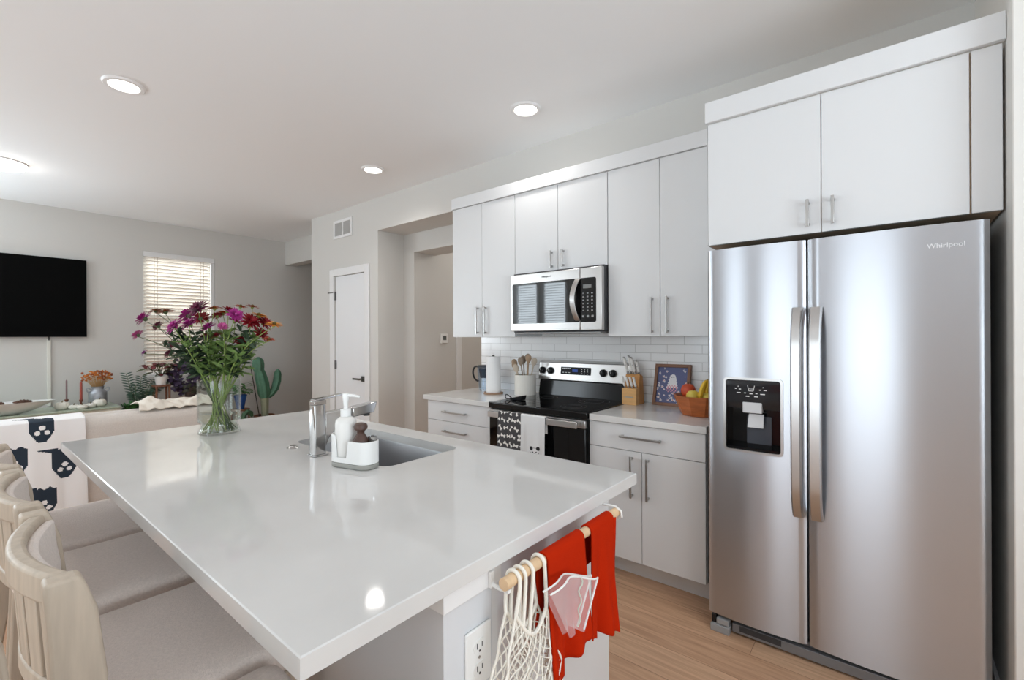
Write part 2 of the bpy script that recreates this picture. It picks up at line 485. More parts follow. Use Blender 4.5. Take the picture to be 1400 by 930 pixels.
# pantry door (structure) with casing, hinges, lever
d = struct(MB().box(DX0+0.004, DX1-0.004, YW+0.012, YW+0.05, 0.008, DZ-0.004).build('door_1', DOORW, origin=(DX0, YW, 0), bevel=0.002))
c = MB(); cw = 0.085
c.box(DX0-cw, DX0, YW-0.018, YW-0.0005, 0, DZ+cw); c.box(DX1, DX1+cw, YW-0.018, YW-0.0005, 0, DZ+cw); c.box(DX0, DX1, YW-0.018, YW-0.0005, DZ, DZ+cw)
struct(c.build('trim_1', TRIM, bevel=0.003))
for z in (1.87, 1.03):
    h = MB(); h.box(DX0-0.001, DX0+0.022, YW+0.004, YW+0.0119, z-0.05, z+0.05); h.cyl((DX0+0.004, YW+0.002, z-0.052), (DX0+0.004, YW+0.002, z+0.052), 0.007, n=10)
    h.build('hinge', mat('dark_nickel', (120, 118, 116), 0.35, 1.0), d)
h = MB(); h.box(DX0-0.1, DX0+0.004, YW-0.024, YW-0.0185, 1.905, 1.915); h.cyl((DX0-0.1, YW-0.03, 1.91), (DX0-0.1, YW-0.018, 1.91), 0.008, n=10)
h.build('door_stop', MATS['dark_nickel'], d)
h = MB(); lx, lz = -4.655, 0.885
h.box(lx-0.032, lx+0.032, YW+0.003, YW+0.0119, lz-0.032, lz+0.032); h.cyl((lx, YW-0.04, lz), (lx, YW+0.004, lz), 0.011, n=12)
h.box(lx-0.125, lx+0.012, YW-0.052, YW-0.040, lz-0.011, lz+0.011)
h.build('door_handle', MATS['dark_nickel'], d, bevel=0.002)
# hall door casing and slab on the hall's long wall
c = MB(); c.box(JX+0.0005, JX+0.018, 4.0, 4.085, 0, 2.15); c.box(JX+0.0005, JX+0.018, 4.87, 4.955, 0, 2.15); c.box(JX+0.0005, JX+0.018, 4.085, 4.87, 2.065, 2.15)
struct(c.build('trim_2', TRIM, bevel=0.003))
struct(MB().box(JX+0.0005, JX+0.008, 4.088, 4.867, 0.008, 2.06).build('door_3', mat('hall_door_paint', (205, 202, 197), 0.6)))

# window in the television wall: frame, glass, blind
f = MB(); t = 0.05; x0, x1 = XT-0.12, XT-0.07
f.box(x0, x1, WY0, WY0+t, WZ0, WZ1); f.box(x0, x1, WY1-t, WY1, WZ0, WZ1); f.box(x0, x1, WY0+t, WY1-t, WZ0, WZ0+t); f.box(x0, x1, WY0+t, WY1-t, WZ1-t, WZ1)
f.box(x0, x1, WY0+t, WY1-t, 1.66, 1.70)
win = struct(f.build('window_1', TRIM, origin=(XT, WY0, WZ0)))
MB().box(XT-0.112, XT-0.108, WY0+t, WY1-t, WZ0+t, WZ1-t).build('window_pane', thin_glass('window_glass', (0.96, 0.98, 0.98)), win)
area_light('added_blind_backlight', (XT-1.1, 2.0, 3.1), (0.75, 0, -PI/2), 1.6, 1.2, 110, (1, 0.98, 0.95))  # added area light outside, makes the blind slats brighter from behind
tag(MB().box(-10.3, -10.0, -1.0, 6.0, -3.0, 4.2).build('neighbor_house_wall', mat('tan_siding', (150, 124, 108), 0.9), origin=(-10.1, 2, -3)), 'tan outside wall glimpsed between the blind slats', 'house')
bl = thing('window_blind', 'white slatted blind covering the window behind the flower bouquet', 'blind', (XT, WY0, WZ0))
s = MB(); z = 0.935
while z < WZ1-0.07:
    s.hexa([(XT-0.036, WY0+0.01, z-0.018), (XT-0.004, WY0+0.01, z+0.018), (XT-0.004, WY1-0.055, z+0.018), (XT-0.036, WY1-0.055, z-0.018)],
           [(XT-0.038, WY0+0.01, z-0.016), (XT-0.006, WY0+0.01, z+0.020), (XT-0.006, WY1-0.055, z+0.020), (XT-0.038, WY1-0.055, z-0.016)])
    z += 0.0475
SLAT = mat('blind_slat', (244, 242, 238), 0.5)
nt = SLAT.node_tree; tr = nt.nodes.new('ShaderNodeBsdfTranslucent'); tr.inputs[0].default_value = (*lin((246, 243, 238)), 1)
mx = nt.nodes.new('ShaderNodeMixShader'); mx.inputs[0].default_value = 0.4
nt.links.new(nt.nodes['Principled BSDF'].outputs[0], mx.inputs[1]); nt.links.new(tr.outputs[0], mx.inputs[2]); nt.links.new(mx.outputs[0], nt.nodes['Material Output'].inputs[0])
s.build('slats', SLAT, bl)
MB().box(XT-0.045, XT+0.008, WY0+0.004, WY1-0.004, WZ1-0.065, WZ1-0.002).build('headrail', TRIM, bl, bevel=0.003)
MB().box(XT-0.03, XT-0.002, WY0+0.01, WY1-0.055, WZ0+0.005, WZ0+0.03).build('bottom_rail', TRIM, bl, bevel=0.003)
cordm = mat('blind_cord', (190, 178, 168), 0.8)
for yy in (WY0+0.12, WY0+0.155, WY1-0.14, WY1-0.175):
    MB().cyl((XT+0.001, yy, WZ0+0.03), (XT+0.001, yy, WZ1-0.06), 0.0022, n=6).build('cord', cordm, bl)
MB().box(XT-0.05, XT-0.001, WY1-0.045, WY1-0.004, WZ0+0.004, WZ1-0.07).build('side_trim', TRIM, bl)

# ceiling lights
LED = mat('led_diffuser', (255, 252, 246), 0.5, emit=(255, 250, 242), estr=9.0)
def downlight(loc, label):
    t = thing('ceiling_light', label, 'ceiling light', loc, 'recessed ceiling lights')
    x, y, z = loc
    MB().lathe([(0.072, -0.002), (0.078, -0.012), (0.098, -0.011), (0.106, -0.003), (0.106, -0.0005), (0.072, -0.0005)], loc, 36, closed=True).build('trim_ring', mat('light_trim', (240, 240, 240), 0.4), t)
    MB().lathe([(0.0, -0.0015), (0.0715, -0.0015), (0.0715, -0.004), (0.0, -0.0045)], loc, 36).build('diffuser', LED, t)
    l = bpy.data.lights.new('downlight', 'SPOT'); l.energy = 24; l.spot_size = math.radians(150); l.spot_blend = 0.9; l.shadow_soft_size = 0.07; l.color = (1, 0.97, 0.93)
    o = bpy.data.objects.new('downlight', l); COL.objects.link(o); o.parent = t; o.location = (0, 0, -0.03)
downlight((-3.573, 0.682, ZC), 'round recessed ceiling light nearest to the black television')
downlight((-1.887, 2.469, ZC), 'round recessed ceiling light above the microwave and range')
downlight((-3.636, 2.463, ZC), 'round recessed ceiling light nearest to the wall vent')
t = thing('ceiling_light', 'thick round surface mounted ceiling light over the sofa', 'ceiling light', (-5.93, 0.30, ZC))
MB().lathe([(0.0, -0.0005), (0.165, -0.0005), (0.165, -0.012), (0.0, -0.012)], (-5.93, 0.30, ZC), 40).build('base_plate', TRIM, t)
MB().lathe([(0.0, -0.012), (0.155, -0.012), (0.160, -0.03), (0.14, -0.045), (0.0, -0.05)], (-5.93, 0.30, ZC), 40).build('diffuser', LED, t)
l = bpy.data.lights.new('flush_light', 'POINT'); l.energy = 1.5; l.shadow_soft_size = 0.1; l.color = (1, 0.98, 0.95)
o = bpy.data.objects.new('flush_light', l); COL.objects.link(o); o.parent = t; o.location = (0, 0, -0.16)
l = bpy.data.lights.new('hall_light', 'POINT'); l.energy = 14; l.shadow_soft_size = 0.06; l.color = (1, 0.95, 0.9)
o = bpy.data.objects.new('hall_light', l); COL.objects.link(o); o.location = (-3.2, 4.7, 2.7)

# wall vent
v = thing('wall_vent', 'small white two-panel air vent above the pantry door', 'vent', (-5.045, YW, 2.66))
VX0, VX1, VZ0, VZ1 = -5.245, -4.845, 2.557, 2.775
f = MB(); yv0, yv1 = YW-0.012, YW-0.0005; t_ = 0.032
f.box(VX0, VX0+t_, yv0, yv1, VZ0, VZ1); f.box(VX1-t_, VX1, yv0, yv1, VZ0, VZ1); f.box(VX0+t_, VX1-t_, yv0, yv1, VZ0, VZ0+t_); f.box(VX0+t_, VX1-t_, yv0, yv1, VZ1-t_, VZ1); f.box(-5.055, -5.03, yv0, yv1, VZ0+t_, VZ1-t_)
f.build('frame', TRIM, v, bevel=0.002)
MB().box(VX0+t_, VX1-t_, YW-0.002, YW-0.0005, VZ0+t_, VZ1-t_).build('backing', mat('vent_dark', (150, 148, 146), 0.8), v)
s = MB()
xx = VX0+t_+0.006
while xx < VX1-t_-0.004:
    if not (-5.062 < xx < -5.026): s.box(xx, xx+0.004, YW-0.009, YW-0.0021, VZ0+t_, VZ1-t_)
    xx += 0.0115
s.build('louvres', mat('vent_louvre', (205, 204, 202), 0.6), v)
# thermostat on the hall wall
th = thing('thermostat', 'small square white thermostat with grey screen on the hall wall', 'thermostat', (JX, 3.79, 1.34))
MB().box(JX+0.0005, JX+0.022, 3.735, 3.845, 1.285, 1.40).build('body', WHITEP, th, bevel=0.006)
MB().box(JX+0.022, JX+0.0235, 3.765, 3.818, 1.325, 1.375).build('screen', mat('thermostat_screen', (88, 92, 90), 0.3), th)

# ================================================================== CABINETS, COUNTERS, APPLIANCES
def bar_pull(parent, x, y, z, L, vertical=True, out=-1, name='handle', s=0.011):
    # flat bar pull standing off a front that faces -y
    b = MB(); d = 0.032
    if vertical:
        b.box(x-s/2, x+s/2, y-d, y-d+0.009, z-L/2, z+L/2)
        for zz in (z-L/2+0.012, z+L/2-0.012): b.box(x-s/2, x+s/2, y-d+0.009, y, zz-s/2, zz+s/2)
    else:
        b.box(x-L/2, x+L/2, y-d, y-d+0.009, z-s/2, z+s/2)
        for xx in (x-L/2+0.012, x+L/2-0.012): b.box(xx-s/2, xx+s/2, y-d+0.009, y, z-s/2, z+s/2)
    return b.build(name, STEEL, parent, bevel=0.0012)

G = 0.0016
def upper_cab(label, x0, x1, yf, z0, z1, split, hz, hl, hx, body_mat=CAB, yb=YW-0.002, floor_mat=None):
    t = thing('wall_cabinet', label, 'wall cabinet', (x0, yb, z0), 'white flat-front wall cabinets')
    MB().box(x0, x1, yf+0.021, yb, z0+0.002, z1).build('body', floor_mat or body_mat, t)
    for k, (a, b) in enumerate(((x0, split), (split, x1))):
        d = MB().box(a+G, b-G, yf, yf+0.0195, z0, z1-0.003).build('door', CAB, t, bevel=0.0015)
        bar_pull(d, hx[k], yf-0.0002, hz, hl)
    return t
upper_cab('tall white two-door wall cabinet above the paper towel roll and water pitcher', -2.79, -2.131, 2.65, 1.36, 2.408, -2.462, 1.49, 0.215, (-2.505, -2.42))
upper_cab('short white two-door wall cabinet directly above the microwave', -2.129, -1.376, 2.65, 1.815, 2.408, -1.752, 1.893, 0.12, (-1.80, -1.705))
upper_cab('tall white two-door wall cabinet above the knife block and framed picture', -1.374, -0.675, 2.65, 1.36, 2.408, -1.037, 1.485, 0.215, (-1.085, -0.992))
FY = 2.28
t = upper_cab('deep white two-door wall cabinet above the stainless refrigerator', -0.66, 0.306, FY, 1.787, 2.36, -0.212, 1.868, 0.112, (-0.258, -0.172), floor_mat=CABIN)
# this one has a narrow filler at the end: shorten its second door
for d in [c for c in t.children if c.name.startswith('door')][1:]:
    for vtx in d.data.vertices:
        if vtx.co.x + t.location.x > 0.25: vtx.co.x -= 0.306-0.226
MB().box(0.2295, 0.306, FY, FY+0.0195, 1.787, 2.357).build('filler_strip', CAB, t, bevel=0.0015)
MB().box(-0.663, -0.6605, FY+0.004, YW-0.003, 1.787, 2.36).build('side_panel', CAB, t)
tag(MB().box(-2.792, -0.675, 2.638, 2.66, 2.4085, 2.497).build('fascia_board', CAB, origin=(-2.79, 2.65, 2.41), bevel=0.002), 'long white fascia board running along the tops of the three lower-set wall cabinets', 'fascia')
tag(MB().box(-0.666, 0.3125, 2.262, 2.284, 2.3605, 2.457).build('fascia_board', CAB, origin=(-0.66, 2.27, 2.36), bevel=0.002), 'higher white fascia board on top of the cabinet over the refrigerator', 'fascia')

# base cabinets
BY = 2.37
def base_box(t, x0, x1):
    MB().box(x0, x1, BY+0.021, YW-0.002, 0.125, 0.877).build('body', CAB, t)
    MB().box(x0, x1, 2.485, 2.50, 0.0, 0.1245).build('toe_kick', CAB, t)
t = thing('base_cabinet', 'white base cabinet with stacked drawers under the water pitcher counter', 'base cabinet', (-2.45, 2.7, 0), 'white base cabinets')
base_box(t, -2.783, -2.118)
for z0, z1 in ((0.730, 0.872), (0.58, 0.727), (0.355, 0.577), (0.127, 0.352)):
    d = MB().box(-2.783+G, -2.118-G, BY, BY+0.0195, z0, z1).build('drawer', CAB, t, bevel=0.0015)
    bar_pull(d, -2.475, BY-0.0002, z1-0.07, 0.24, vertical=False)
t = thing('base_cabinet', 'white base cabinet with one wide drawer over two doors beside the refrigerator', 'base cabinet', (-1.03, 2.7, 0), 'white base cabinets')
base_box(t, -1.36, -0.70)
d = MB().box(-1.36+G, -0.70-G, BY, BY+0.0195, 0.732, 0.872).build('drawer', CAB, t, bevel=0.0015)
bar_pull(d, -1.035, BY-0.0002, 0.808, 0.235, vertical=False)
for a, b, hx in ((-1.36, -1.034, -1.087), (-1.034, -0.70, -0.996)):
    d = MB().box(a+G, b-G, BY, BY+0.0195, 0.127, 0.729).build('door', CAB, t, bevel=0.0015)
    bar_pull(d, hx, BY-0.0002, 0.593, 0.225)
tag(MB().box(-2.81, -2.112, 2.345, YW-0.009, 0.8785, 0.914).build('countertop', QUARTZ, origin=(-2.46, 2.7, 0.88), bevel=0.002), 'white quartz countertop carrying the paper towels and utensil crock', 'countertop')
tag(MB().box(-1.340, -0.69, 2.345, YW-0.009, 0.8785, 0.914).build('countertop', QUARTZ, origin=(-1.0, 2.7, 0.88), bevel=0.002), 'white quartz countertop carrying the knife block and fruit bowl', 'countertop')
tag(MB().box(-2.79, -0.66, YW-0.008, YW-0.0005, 0.90, 1.42).build('backsplash', TILE, origin=(-2.79, YW, 0.9146)), 'white glossy subway tile backsplash behind the range and counters', 'backsplash')

# refrigerator
FX0, FX1, FXM = -0.655, 0.272, -0.2605
FYD = 2.24          # door front
fr = thing('refrigerator', 'tall stainless side-by-side refrigerator with ice dispenser', 'refrigerator', (-0.19, 2.6, 0))
MB().box(FX0+0.006, FX1-0.006, FYD+0.075, YW-0.06, 0.03, 1.735).build('cabinet_body', mat('fridge_side_grey', (120, 121, 123), 0.5, 0.3), fr, bevel=0.004)
def fridge_door(x0, x1, z0, z1, cut=None):
    # gently bowed door: outline in plan, extruded in z, optional rectangular recess
    bow, n, dep = 0.013, 26, 0.07
    def fy(x):
        u = (x-x0)/(x1-x0)*2-1
        e = max(0, (abs(u)-0.93)/0.07)
        return FYD + bow*u*u - 0.0 + 0.008*e*e
    xs = [x0+(x1-x0)*i/n for i in range(n+1)]
    if cut: xs = sorted(xs+[cut[0], cut[1]])
    zs = [z0, z1] if not cut else [z0, cut[2], cut[3], z1]
    mb = MB()
    nx, nz = len(xs), len(zs)
    vs = [(x, fy(x), z) for z in zs for x in xs]; fs = []
    for j in range(nz-1):
        for i in range(nx-1):
            if cut and j == 1 and xs[i] >= cut[0]-1e-9 and xs[i+1] <= cut[1]+1e-9: continue
            a = j*nx+i; fs.append((a, a+1, a+nx+1, a+nx))
    o = len(vs); yb = FYD+dep
    vs += [(x0, yb, z0), (x1, yb, z0), (x0, yb, z1), (x1, yb, z1)]
    fs.append((o, o+2, o+3, o+1))
    fs.append(tuple(range(nx))+(o+1, o))
    fs.append(tuple((nz-1)*nx+i for i in range(nx-1, -1, -1))+(o+2, o+3))
    fs.append(tuple(j*nx for j in range(nz))+(o+2, o))
    fs.append(tuple(j*nx+nx-1 for j in range(nz-1, -1, -1))+(o+1, o+3))
    mb._add(vs, fs)
    return mb, fy
CX0, CX1, CZ0, CZ1 = -0.577, -0.351, 0.848, 1.168
mb, fyl = fridge_door(FX0, FXM-0.004, 0.075, 1.757, (CX0, CX1, CZ0, CZ1))
dl = mb.build('freezer_door', BRUSH, fr, ang=30)
mb, fyr = fridge_door(FXM+0.004, FX1, 0.055+0.02, 1.757)
dr = mb.build('fridge_door', BRUSH, fr, ang=30)
def fr_handle(door, x0, x1, tilt):
    n = 24; mb = MB(); z0, z1 = 0.608, 1.476; vs = []; fs = []
    for i in range(n+1):
        t_ = i/n; z = z0+(z1-z0)*t_
        e = min(t_, 1-t_)
        y = 2.232-0.047*min(1, (math.sin(PI*t_)*2.4))**0.6 - 0.008*math.sin(PI*t_)
        vs += [(x0, y, z), (x0+0.006, y-0.011, z), (x1-0.006, y-0.011, z), (x1, y, z), (x1, y+0.012, z), (x0, y+0.012, z)]
    for i in range(n):
        for j in range(6):
            a = i*6+j; b = i*6+(j+1) % 6; fs.append((a, b, b+6, a+6))
    fs.append(tuple(range(5, -1, -1))); fs.append(tuple(n*6+j for j in range(6)))
    mb._add(vs, fs)
    for zz in (z0+0.012, z1-0.012): mb.box(x0+0.004, x1-0.004, 2.232, 2.256, zz-0.012, zz+0.012)
    mb.build('handle', BRUSHV, door, ang=30)
fr_handle(dl, -0.311, -0.272, -1); fr_handle(dr, -0.249, -0.205, 1)
# ice and water dispenser in the freezer door
dp = MB()
Y0 = FYD+0.062
yf = FYD+0.006
dp.cur = 0
dp.box(CX0, CX1, Y0, Y0+0.006, CZ0, CZ1)                                    # back
dp.box(CX0, CX0+0.006, yf, Y0, CZ0, CZ1); dp.box(CX1-0.006, CX1, yf, Y0, CZ0, CZ1)
dp.box(CX0+0.006, CX1-0.006, yf, Y0, CZ0, CZ0+0.012)
disp = dp.build('dispenser', mat('dispenser_black', (14, 14, 15), 0.12), dl, bevel=0.001)
fr_ = MB()
out = rrect(CX0-0.006, CX1+0.006, CZ0-0.006, CZ1+0.006, 0.018); inn = rrect(CX0+0.004, CX1-0.004, CZ0+0.004, CZ1-0.004, 0.012)
fm = MB(); fm.M = Matrix(((1, 0, 0, 0), (0, 0, -1, 0), (0, 1, 0, 0), (0, 0, 0, 1)))
fm.holed(out, inn, -FYD-0.009, -FYD+0.003)
part_label(fm.build('dispenser_frame', BRUSHV, dl, weld=True), 'steel rounded frame around the dispenser recess')
cp = MB(); cp.prism([(FYD+0.004, CZ1-0.004), (FYD+0.004, CZ1-0.10), (FYD+0.03, CZ1-0.135), (Y0, CZ1-0.135), (Y0, CZ1-0.004)], 'x', CX0+0.006, CX1-0.006)
cp.build('control_panel', mat('dispenser_panel', (42, 43, 46), 0.08), dl)
ic = MB(); yy0, yy1 = FYD+0.0028, FYD+0.0038
zc = CZ1-0.04; xc = -0.470
for p, q in (((xc-0.014, zc+0.012), (xc-0.009, zc-0.012)), ((xc-0.009, zc-0.012), (xc+0.009, zc-0.012)), ((xc+0.009, zc-0.012), (xc+0.014, zc+0.012))):
    ic.tube([(p[0], yy1, p[1]), (q[0], yy1, q[1])], 0.0012, 6)
ic.tube([(xc-0.008, yy1, zc-0.003), (xc+0.008, yy1, zc-0.003)], 0.0009, 6)
for dx, dz, ww in ((-0.062, -0.004, 0.007), (-0.045, -0.006, 0.009), (-0.052, 0.006, 0.003), (-0.05, -0.022, 0.016), (-0.024, -0.022, 0.008), (0, -0.024, 0.012), (0.022, -0.022, 0.008), (0.046, -0.024, 0.018), (0.036, -0.006, 0.007), (0.056, -0.006, 0.012), (0.048, 0.006, 0.003), (-0.014, -0.036, 0.014), (0.02, -0.036, 0.014)):
    ic.box(xc+dx-ww/2, xc+dx+ww/2, yy0, yy1, zc+dz-0.0018, zc+dz+0.0018)
ic.build('panel_symbols', MARK, dl)
ch = MB(); ch.box(-0.505, -0.428, FYD+0.006, FYD+0.05, 1.018, 1.068)
part_label(ch.build('ice_chute', LIGHTGP, dl, bevel=0.003), 'pale grey ice chute')
pd = MB(); pd.hexa([(-0.489, FYD+0.018, 0.952), (-0.424, FYD+0.018, 0.952), (-0.424, FYD+0.026, 0.952), (-0.489, FYD+0.026, 0.952)], [(-0.485, FYD+0.03, 1.012), (-0.424, FYD+0.03, 1.012), (-0.424, FYD+0.04, 1.012), (-0.485, FYD+0.04, 1.012)])
part_label(pd.build('paddle', LIGHTGP, dl, bevel=0.002), 'pale grey paddle')
bp_ = MB(); bp_.hexa([(-0.498, FYD+0.050, 0.868), (-0.398, FYD+0.050, 0.868), (-0.398, FYD+0.0615, 0.868), (-0.498, FYD+0.0615, 0.868)], [(-0.498, FYD+0.056, 1.0), (-0.398, FYD+0.056, 1.0), (-0.398, FYD+0.0615, 1.0), (-0.498, FYD+0.0615, 1.0)])
bp_.build('back_plate', mat('dispenser_plate', (70, 74, 82), 0.15), dl, bevel=0.002)
tr_ = MB(); tr_.hexa([(CX0+0.008, FYD+0.004, CZ0+0.0125), (CX1-0.008, FYD+0.004, CZ0+0.0125), (CX1-0.008, FYD+0.058, CZ0+0.0125), (CX0+0.008, FYD+0.058, CZ0+0.0125)], [(CX0+0.008, FYD+0.004, CZ0+0.016), (CX1-0.008, FYD+0.004, CZ0+0.016), (CX1-0.008, FYD+0.058, CZ0+0.03), (CX0+0.008, FYD+0.058, CZ0+0.03)])
tr_.build('drip_tray', mat('dispenser_black', (14, 14, 15), 0.12), dl)
text_mesh('logo', 'Whirlpool', 0.024, mat('logo_silver', (235, 236, 238), 0.3, 0.3), dr, (0.160, fyr(0.16)-0.0012, 1.679), (PI/2, 0, 0.03), 0.0008)
g = MB(); g.box(-0.555, FX1-0.01, FYD+0.02, FYD+0.055, 0.012, 0.052)
g.box(-0.555, FX1-0.01, FYD+0.045, FYD+0.07, 0.052, 0.072)
gr = g.build('base_grille', mat('grille_grey', (128, 128, 130), 0.4, 0.4), fr, bevel=0.002)
g = MB()
for k in range(14): g.box(-0.52+k*0.011, -0.514+k*0.011, FYD+0.0185, FYD+0.0199, 0.028, 0.046)
g.box(-0.525, -0.36, FYD+0.019, FYD+0.0199, 0.024, 0.05)
g.build('grille_slots', DARKP, gr)
f = MB(); f.box(-0.643, -0.562, FYD-0.008, FYD+0.05, 0.0, 0.034); f.box(-0.618, -0.566, FYD-0.002, FYD+0.045, 0.036, 0.062)
f.build('foot_cover', GREYP, fr, bevel=0.003)
f = MB(); f.box(-0.640, -0.621, FYD+0.004, FYD+0.045, 0.034, 0.072); f.build('hinge_foot', BLACKP, fr, bevel=0.002)
f = MB(); f.box(FX1-0.06, FX1-0.012, FYD+0.01, FYD+0.05, 0.0, 0.034); f.build('foot_cover', GREYP, fr, bevel=0.003)

# range
RX0, RX1 = -2.108, -1.346
RYF = 2.335
rg = thing('range', 'stainless electric range with black glass cooktop between the two counters', 'range', (-1.727, 2.65, 0))
MB().box(RX0+0.004, RX1-0.004, RYF+0.032, 2.97, 0.02, 0.878).build('range_body', mat('range_side_black', (24, 24, 25), 0.4), rg)
ct = MB().box(RX0, RX1, RYF-0.006, 2.955, 0.8785, 0.9195).build('cooktop', BLACKG, rg, bevel=0.006, seg=3)
ringm = mat('burner_ring', (66, 66, 68), 0.3)
for bx, by, br_ in ((-1.92, 2.50, 0.105), (-1.54, 2.50, 0.085), (-1.92, 2.76, 0.075), (-1.54, 2.76, 0.105)):
    q = MB()
    for rr in (br_, br_*0.62): q.lathe([(rr-0.0016, 0.0), (rr, 0.0), (rr, 0.0005), (rr-0.0016, 0.0005)], (bx, by, 0.9196), 40, closed=True)
    q.build('burner_ring', ringm, ct)
od = MB().box(RX0+0.003, RX1-0.016, RYF, RYF+0.031, 0.22, 0.822).build('oven_door', BLACKG, rg, bevel=0.003)
part_label(MB().box(RX0+0.003, RX1-0.016, RYF-0.001, RYF+0.030, 0.8235, 0.870).build('door_band', BRUSHV, rg, bevel=0.003), 'stainless band along the top of the oven door')
h = MB(); h.box(RX0+0.02, RX1-0.05, RYF-0.040, RYF-0.026, 0.826, 0.864)
for xx in (RX0+0.045, RX1-0.075): h.box(xx-0.015, xx+0.015, RYF-0.026, RYF-0.001, 0.832, 0.858)
h.build('handle', BRUSHV, od, bevel=0.003)
MB().box(RX0+0.003, RX1-0.016, RYF, RYF+0.031, 0.06, 0.216).build('storage_drawer', BRUSHV, rg, bevel=0.003)
MB().box(RX0+0.01, RX1-0.01, RYF+0.05, RYF+0.09, 0.0, 0.0595).build('toe_panel', BLACKP, rg)
# back guard
bgd = MB(); bgd.prism([(2.915, 0.9196), (2.955, 0.9196), (2.985, 1.0), (2.985, 1.175), (2.955, 1.180), (2.918, 1.165), (2.902, 1.035), (2.93, 1.028)], 'x', RX0+0.004, RX1-0.004)
bg_o = bgd.build('back_guard', BRUSHV, rg, bevel=0.004)
def onb(z): return 2.918-(1.165-z)*(0.016/0.130)      # face of the sloping control panel
MB().hexa([(RX0+0.006, 2.905, 0.9198), (RX1-0.006, 2.905, 0.9198), (RX1-0.006, 2.914, 0.9198), (RX0+0.006, 2.914, 0.9198)],
          [(RX0+0.006, 2.922, 1.026), (RX1-0.006, 2.922, 1.026), (RX1-0.006, 2.929, 1.026), (RX0+0.006, 2.929, 1.026)]).build('lower_panel', mat('range_back_black', (28, 28, 29), 0.16), rg)
ds = MB().hexa([(-1.902, onb(1.08)-0.003, 1.08), (-1.648, onb(1.08)-0.003, 1.08), (-1.648, onb(1.08)+0.003, 1.08), (-1.902, onb(1.08)+0.003, 1.08)],
               [(-1.902, onb(1.135)-0.003, 1.135), (-1.648, onb(1.135)-0.003, 1.135), (-1.648, onb(1.135)+0.003, 1.135), (-1.902, onb(1.135)+0.003, 1.135)]).build('display', mat('range_display', (12, 13, 18), 0.3, spec=0.15), bg_o)
q = MB()
for k in range(7): q.box(-1.885+k*0.010, -1.878+k*0.010, onb(1.125)-0.0042, onb(1.125)-0.0032, 1.121, 1.128)
q.build('clock_digits', MARK, bg_o)
q = MB()
for r_ in range(3):
    for k in range(3): q.box(-1.725+k*0.024, -1.716+k*0.024, onb(1.10)-0.0045, onb(1.10)-0.0035, 1.088+r_*0.015, 1.092+r_*0.015)
q.build('keypad_marks', MARK, bg_o)
q = MB()
for k in range(3): q.box(-1.885+k*0.026, -1.872+k*0.026, onb(1.10)-0.0045, onb(1.10)-0.0035, 1.092, 1.096)
q.build('mode_marks', MARK, bg_o)
MB().box(-1.80, -1.755, onb(1.11)-0.0042, onb(1.11)-0.0032, 1.10, 1.12).build('clock_window', mat('clock_blue', (40, 60, 110), 0.2, emit=(60, 90, 170), estr=0.4), bg_o)
for kx in (-2.067, -1.993, -1.548, -1.474):
    kz = 1.103
    k_ = MB(); k_.cyl((kx, onb(kz)-0.001, kz), (kx, onb(kz)-0.012, kz), 0.027, 0.026, 24); k_.cyl((kx, onb(kz)-0.012, kz), (kx, onb(kz)-0.03, kz), 0.019, 0.017, 20)
    k_.box(kx-0.005, kx+0.005, onb(kz)-0.034, onb(kz)-0.012, kz-0.022, kz+0.022)
    ko = k_.build('knob', BLACKP, bg_o, bevel=0.001)
    MB().box(kx-0.0012, kx+0.0012, onb(kz)-0.0352, onb(kz)-0.0341, kz+0.002, kz+0.019).build('pointer', MARK, ko)

# microwave
MX0, MX1, MY, MZ0, MZ1 = -2.113, -1.378, 2.575, 1.392, 1.80
mw = thing('microwave', 'stainless over-the-range microwave with curved handle under the short cabinet', 'microwave', (-1.74, 2.8, MZ0))
MB().box(MX0+0.004, MX1-0.001, MY+0.035, YW-0.009, MZ0, 1.814).build('body', DARKP, mw, bevel=0.003)
SPL = -1.535
md = MB().box(MX0, SPL-0.001, MY, MY+0.034, MZ0+0.008, MZ1).build('door', BRUSHV, mw, bevel=0.004)
MB().box(SPL+0.001, MX1, MY, MY+0.034, MZ0+0.008, MZ1).build('control_housing', BRUSHV, mw, bevel=0.004)
# dark door glass and keypad
o_ = rrect(MX0+0.02, SPL-0.001, 1.452, 1.735, 0.012)
gm = MB(); gm.M = Matrix(((1, 0, 0, 0), (0, 0, -1, 0), (0, 1, 0, 0), (0, 0, 0, 1)))
pl = [(x_, z_) for x_, z_ in o_]
MB().prism(pl, 'y', MY-0.002, MY+0.002).build('door_glass', mat('microwave_glass', (16, 16, 17), 0.03, spec=0.9), md)
MB().prism(rrect(SPL+0.001, -1.418, 1.452, 1.735, 0.012), 'y', MY-0.002, MY+0.002).build('keypad', mat('keypad_black', (15, 15, 16), 0.12), mw)
q = MB()
for r_ in range(6):
    for k in range(3): q.box(-1.515+k*0.032, -1.504+k*0.032, MY-0.0032, MY-0.0022, 1.522+r_*0.022, 1.530+r_*0.022)
for k in range(3): q.box(-1.518+k*0.034, -1.503+k*0.034, MY-0.0032, MY-0.0022, 1.482, 1.496)
q.build('key_markings', mat('key_grey', (150, 150, 150), 0.5), mw)
MB().box(-1.51, -1.45, MY-0.0035, MY-0.0022, 1.668, 1.692).build('clock_display', mat('lcd_grey', (120, 122, 120), 0.3), mw)
mb = MB(); n = 16; vs = []; fs = []
for i in range(n+1):
    t_ = i/n; z = 1.462+0.27*t_; y = MY-0.008-0.040*math.sin(PI*t_)**0.7; xo = -1.548-0.020*math.sin(PI*t_)
    vs += [(xo-0.018, y, z), (xo+0.018, y, z), (xo+0.018, y+0.010, z), (xo-0.018, y+0.010, z)]
for i in range(n):
    for j in range(4): a = i*4+j; b = i*4+(j+1) % 4; fs.append((a, b, b+4, a+4))
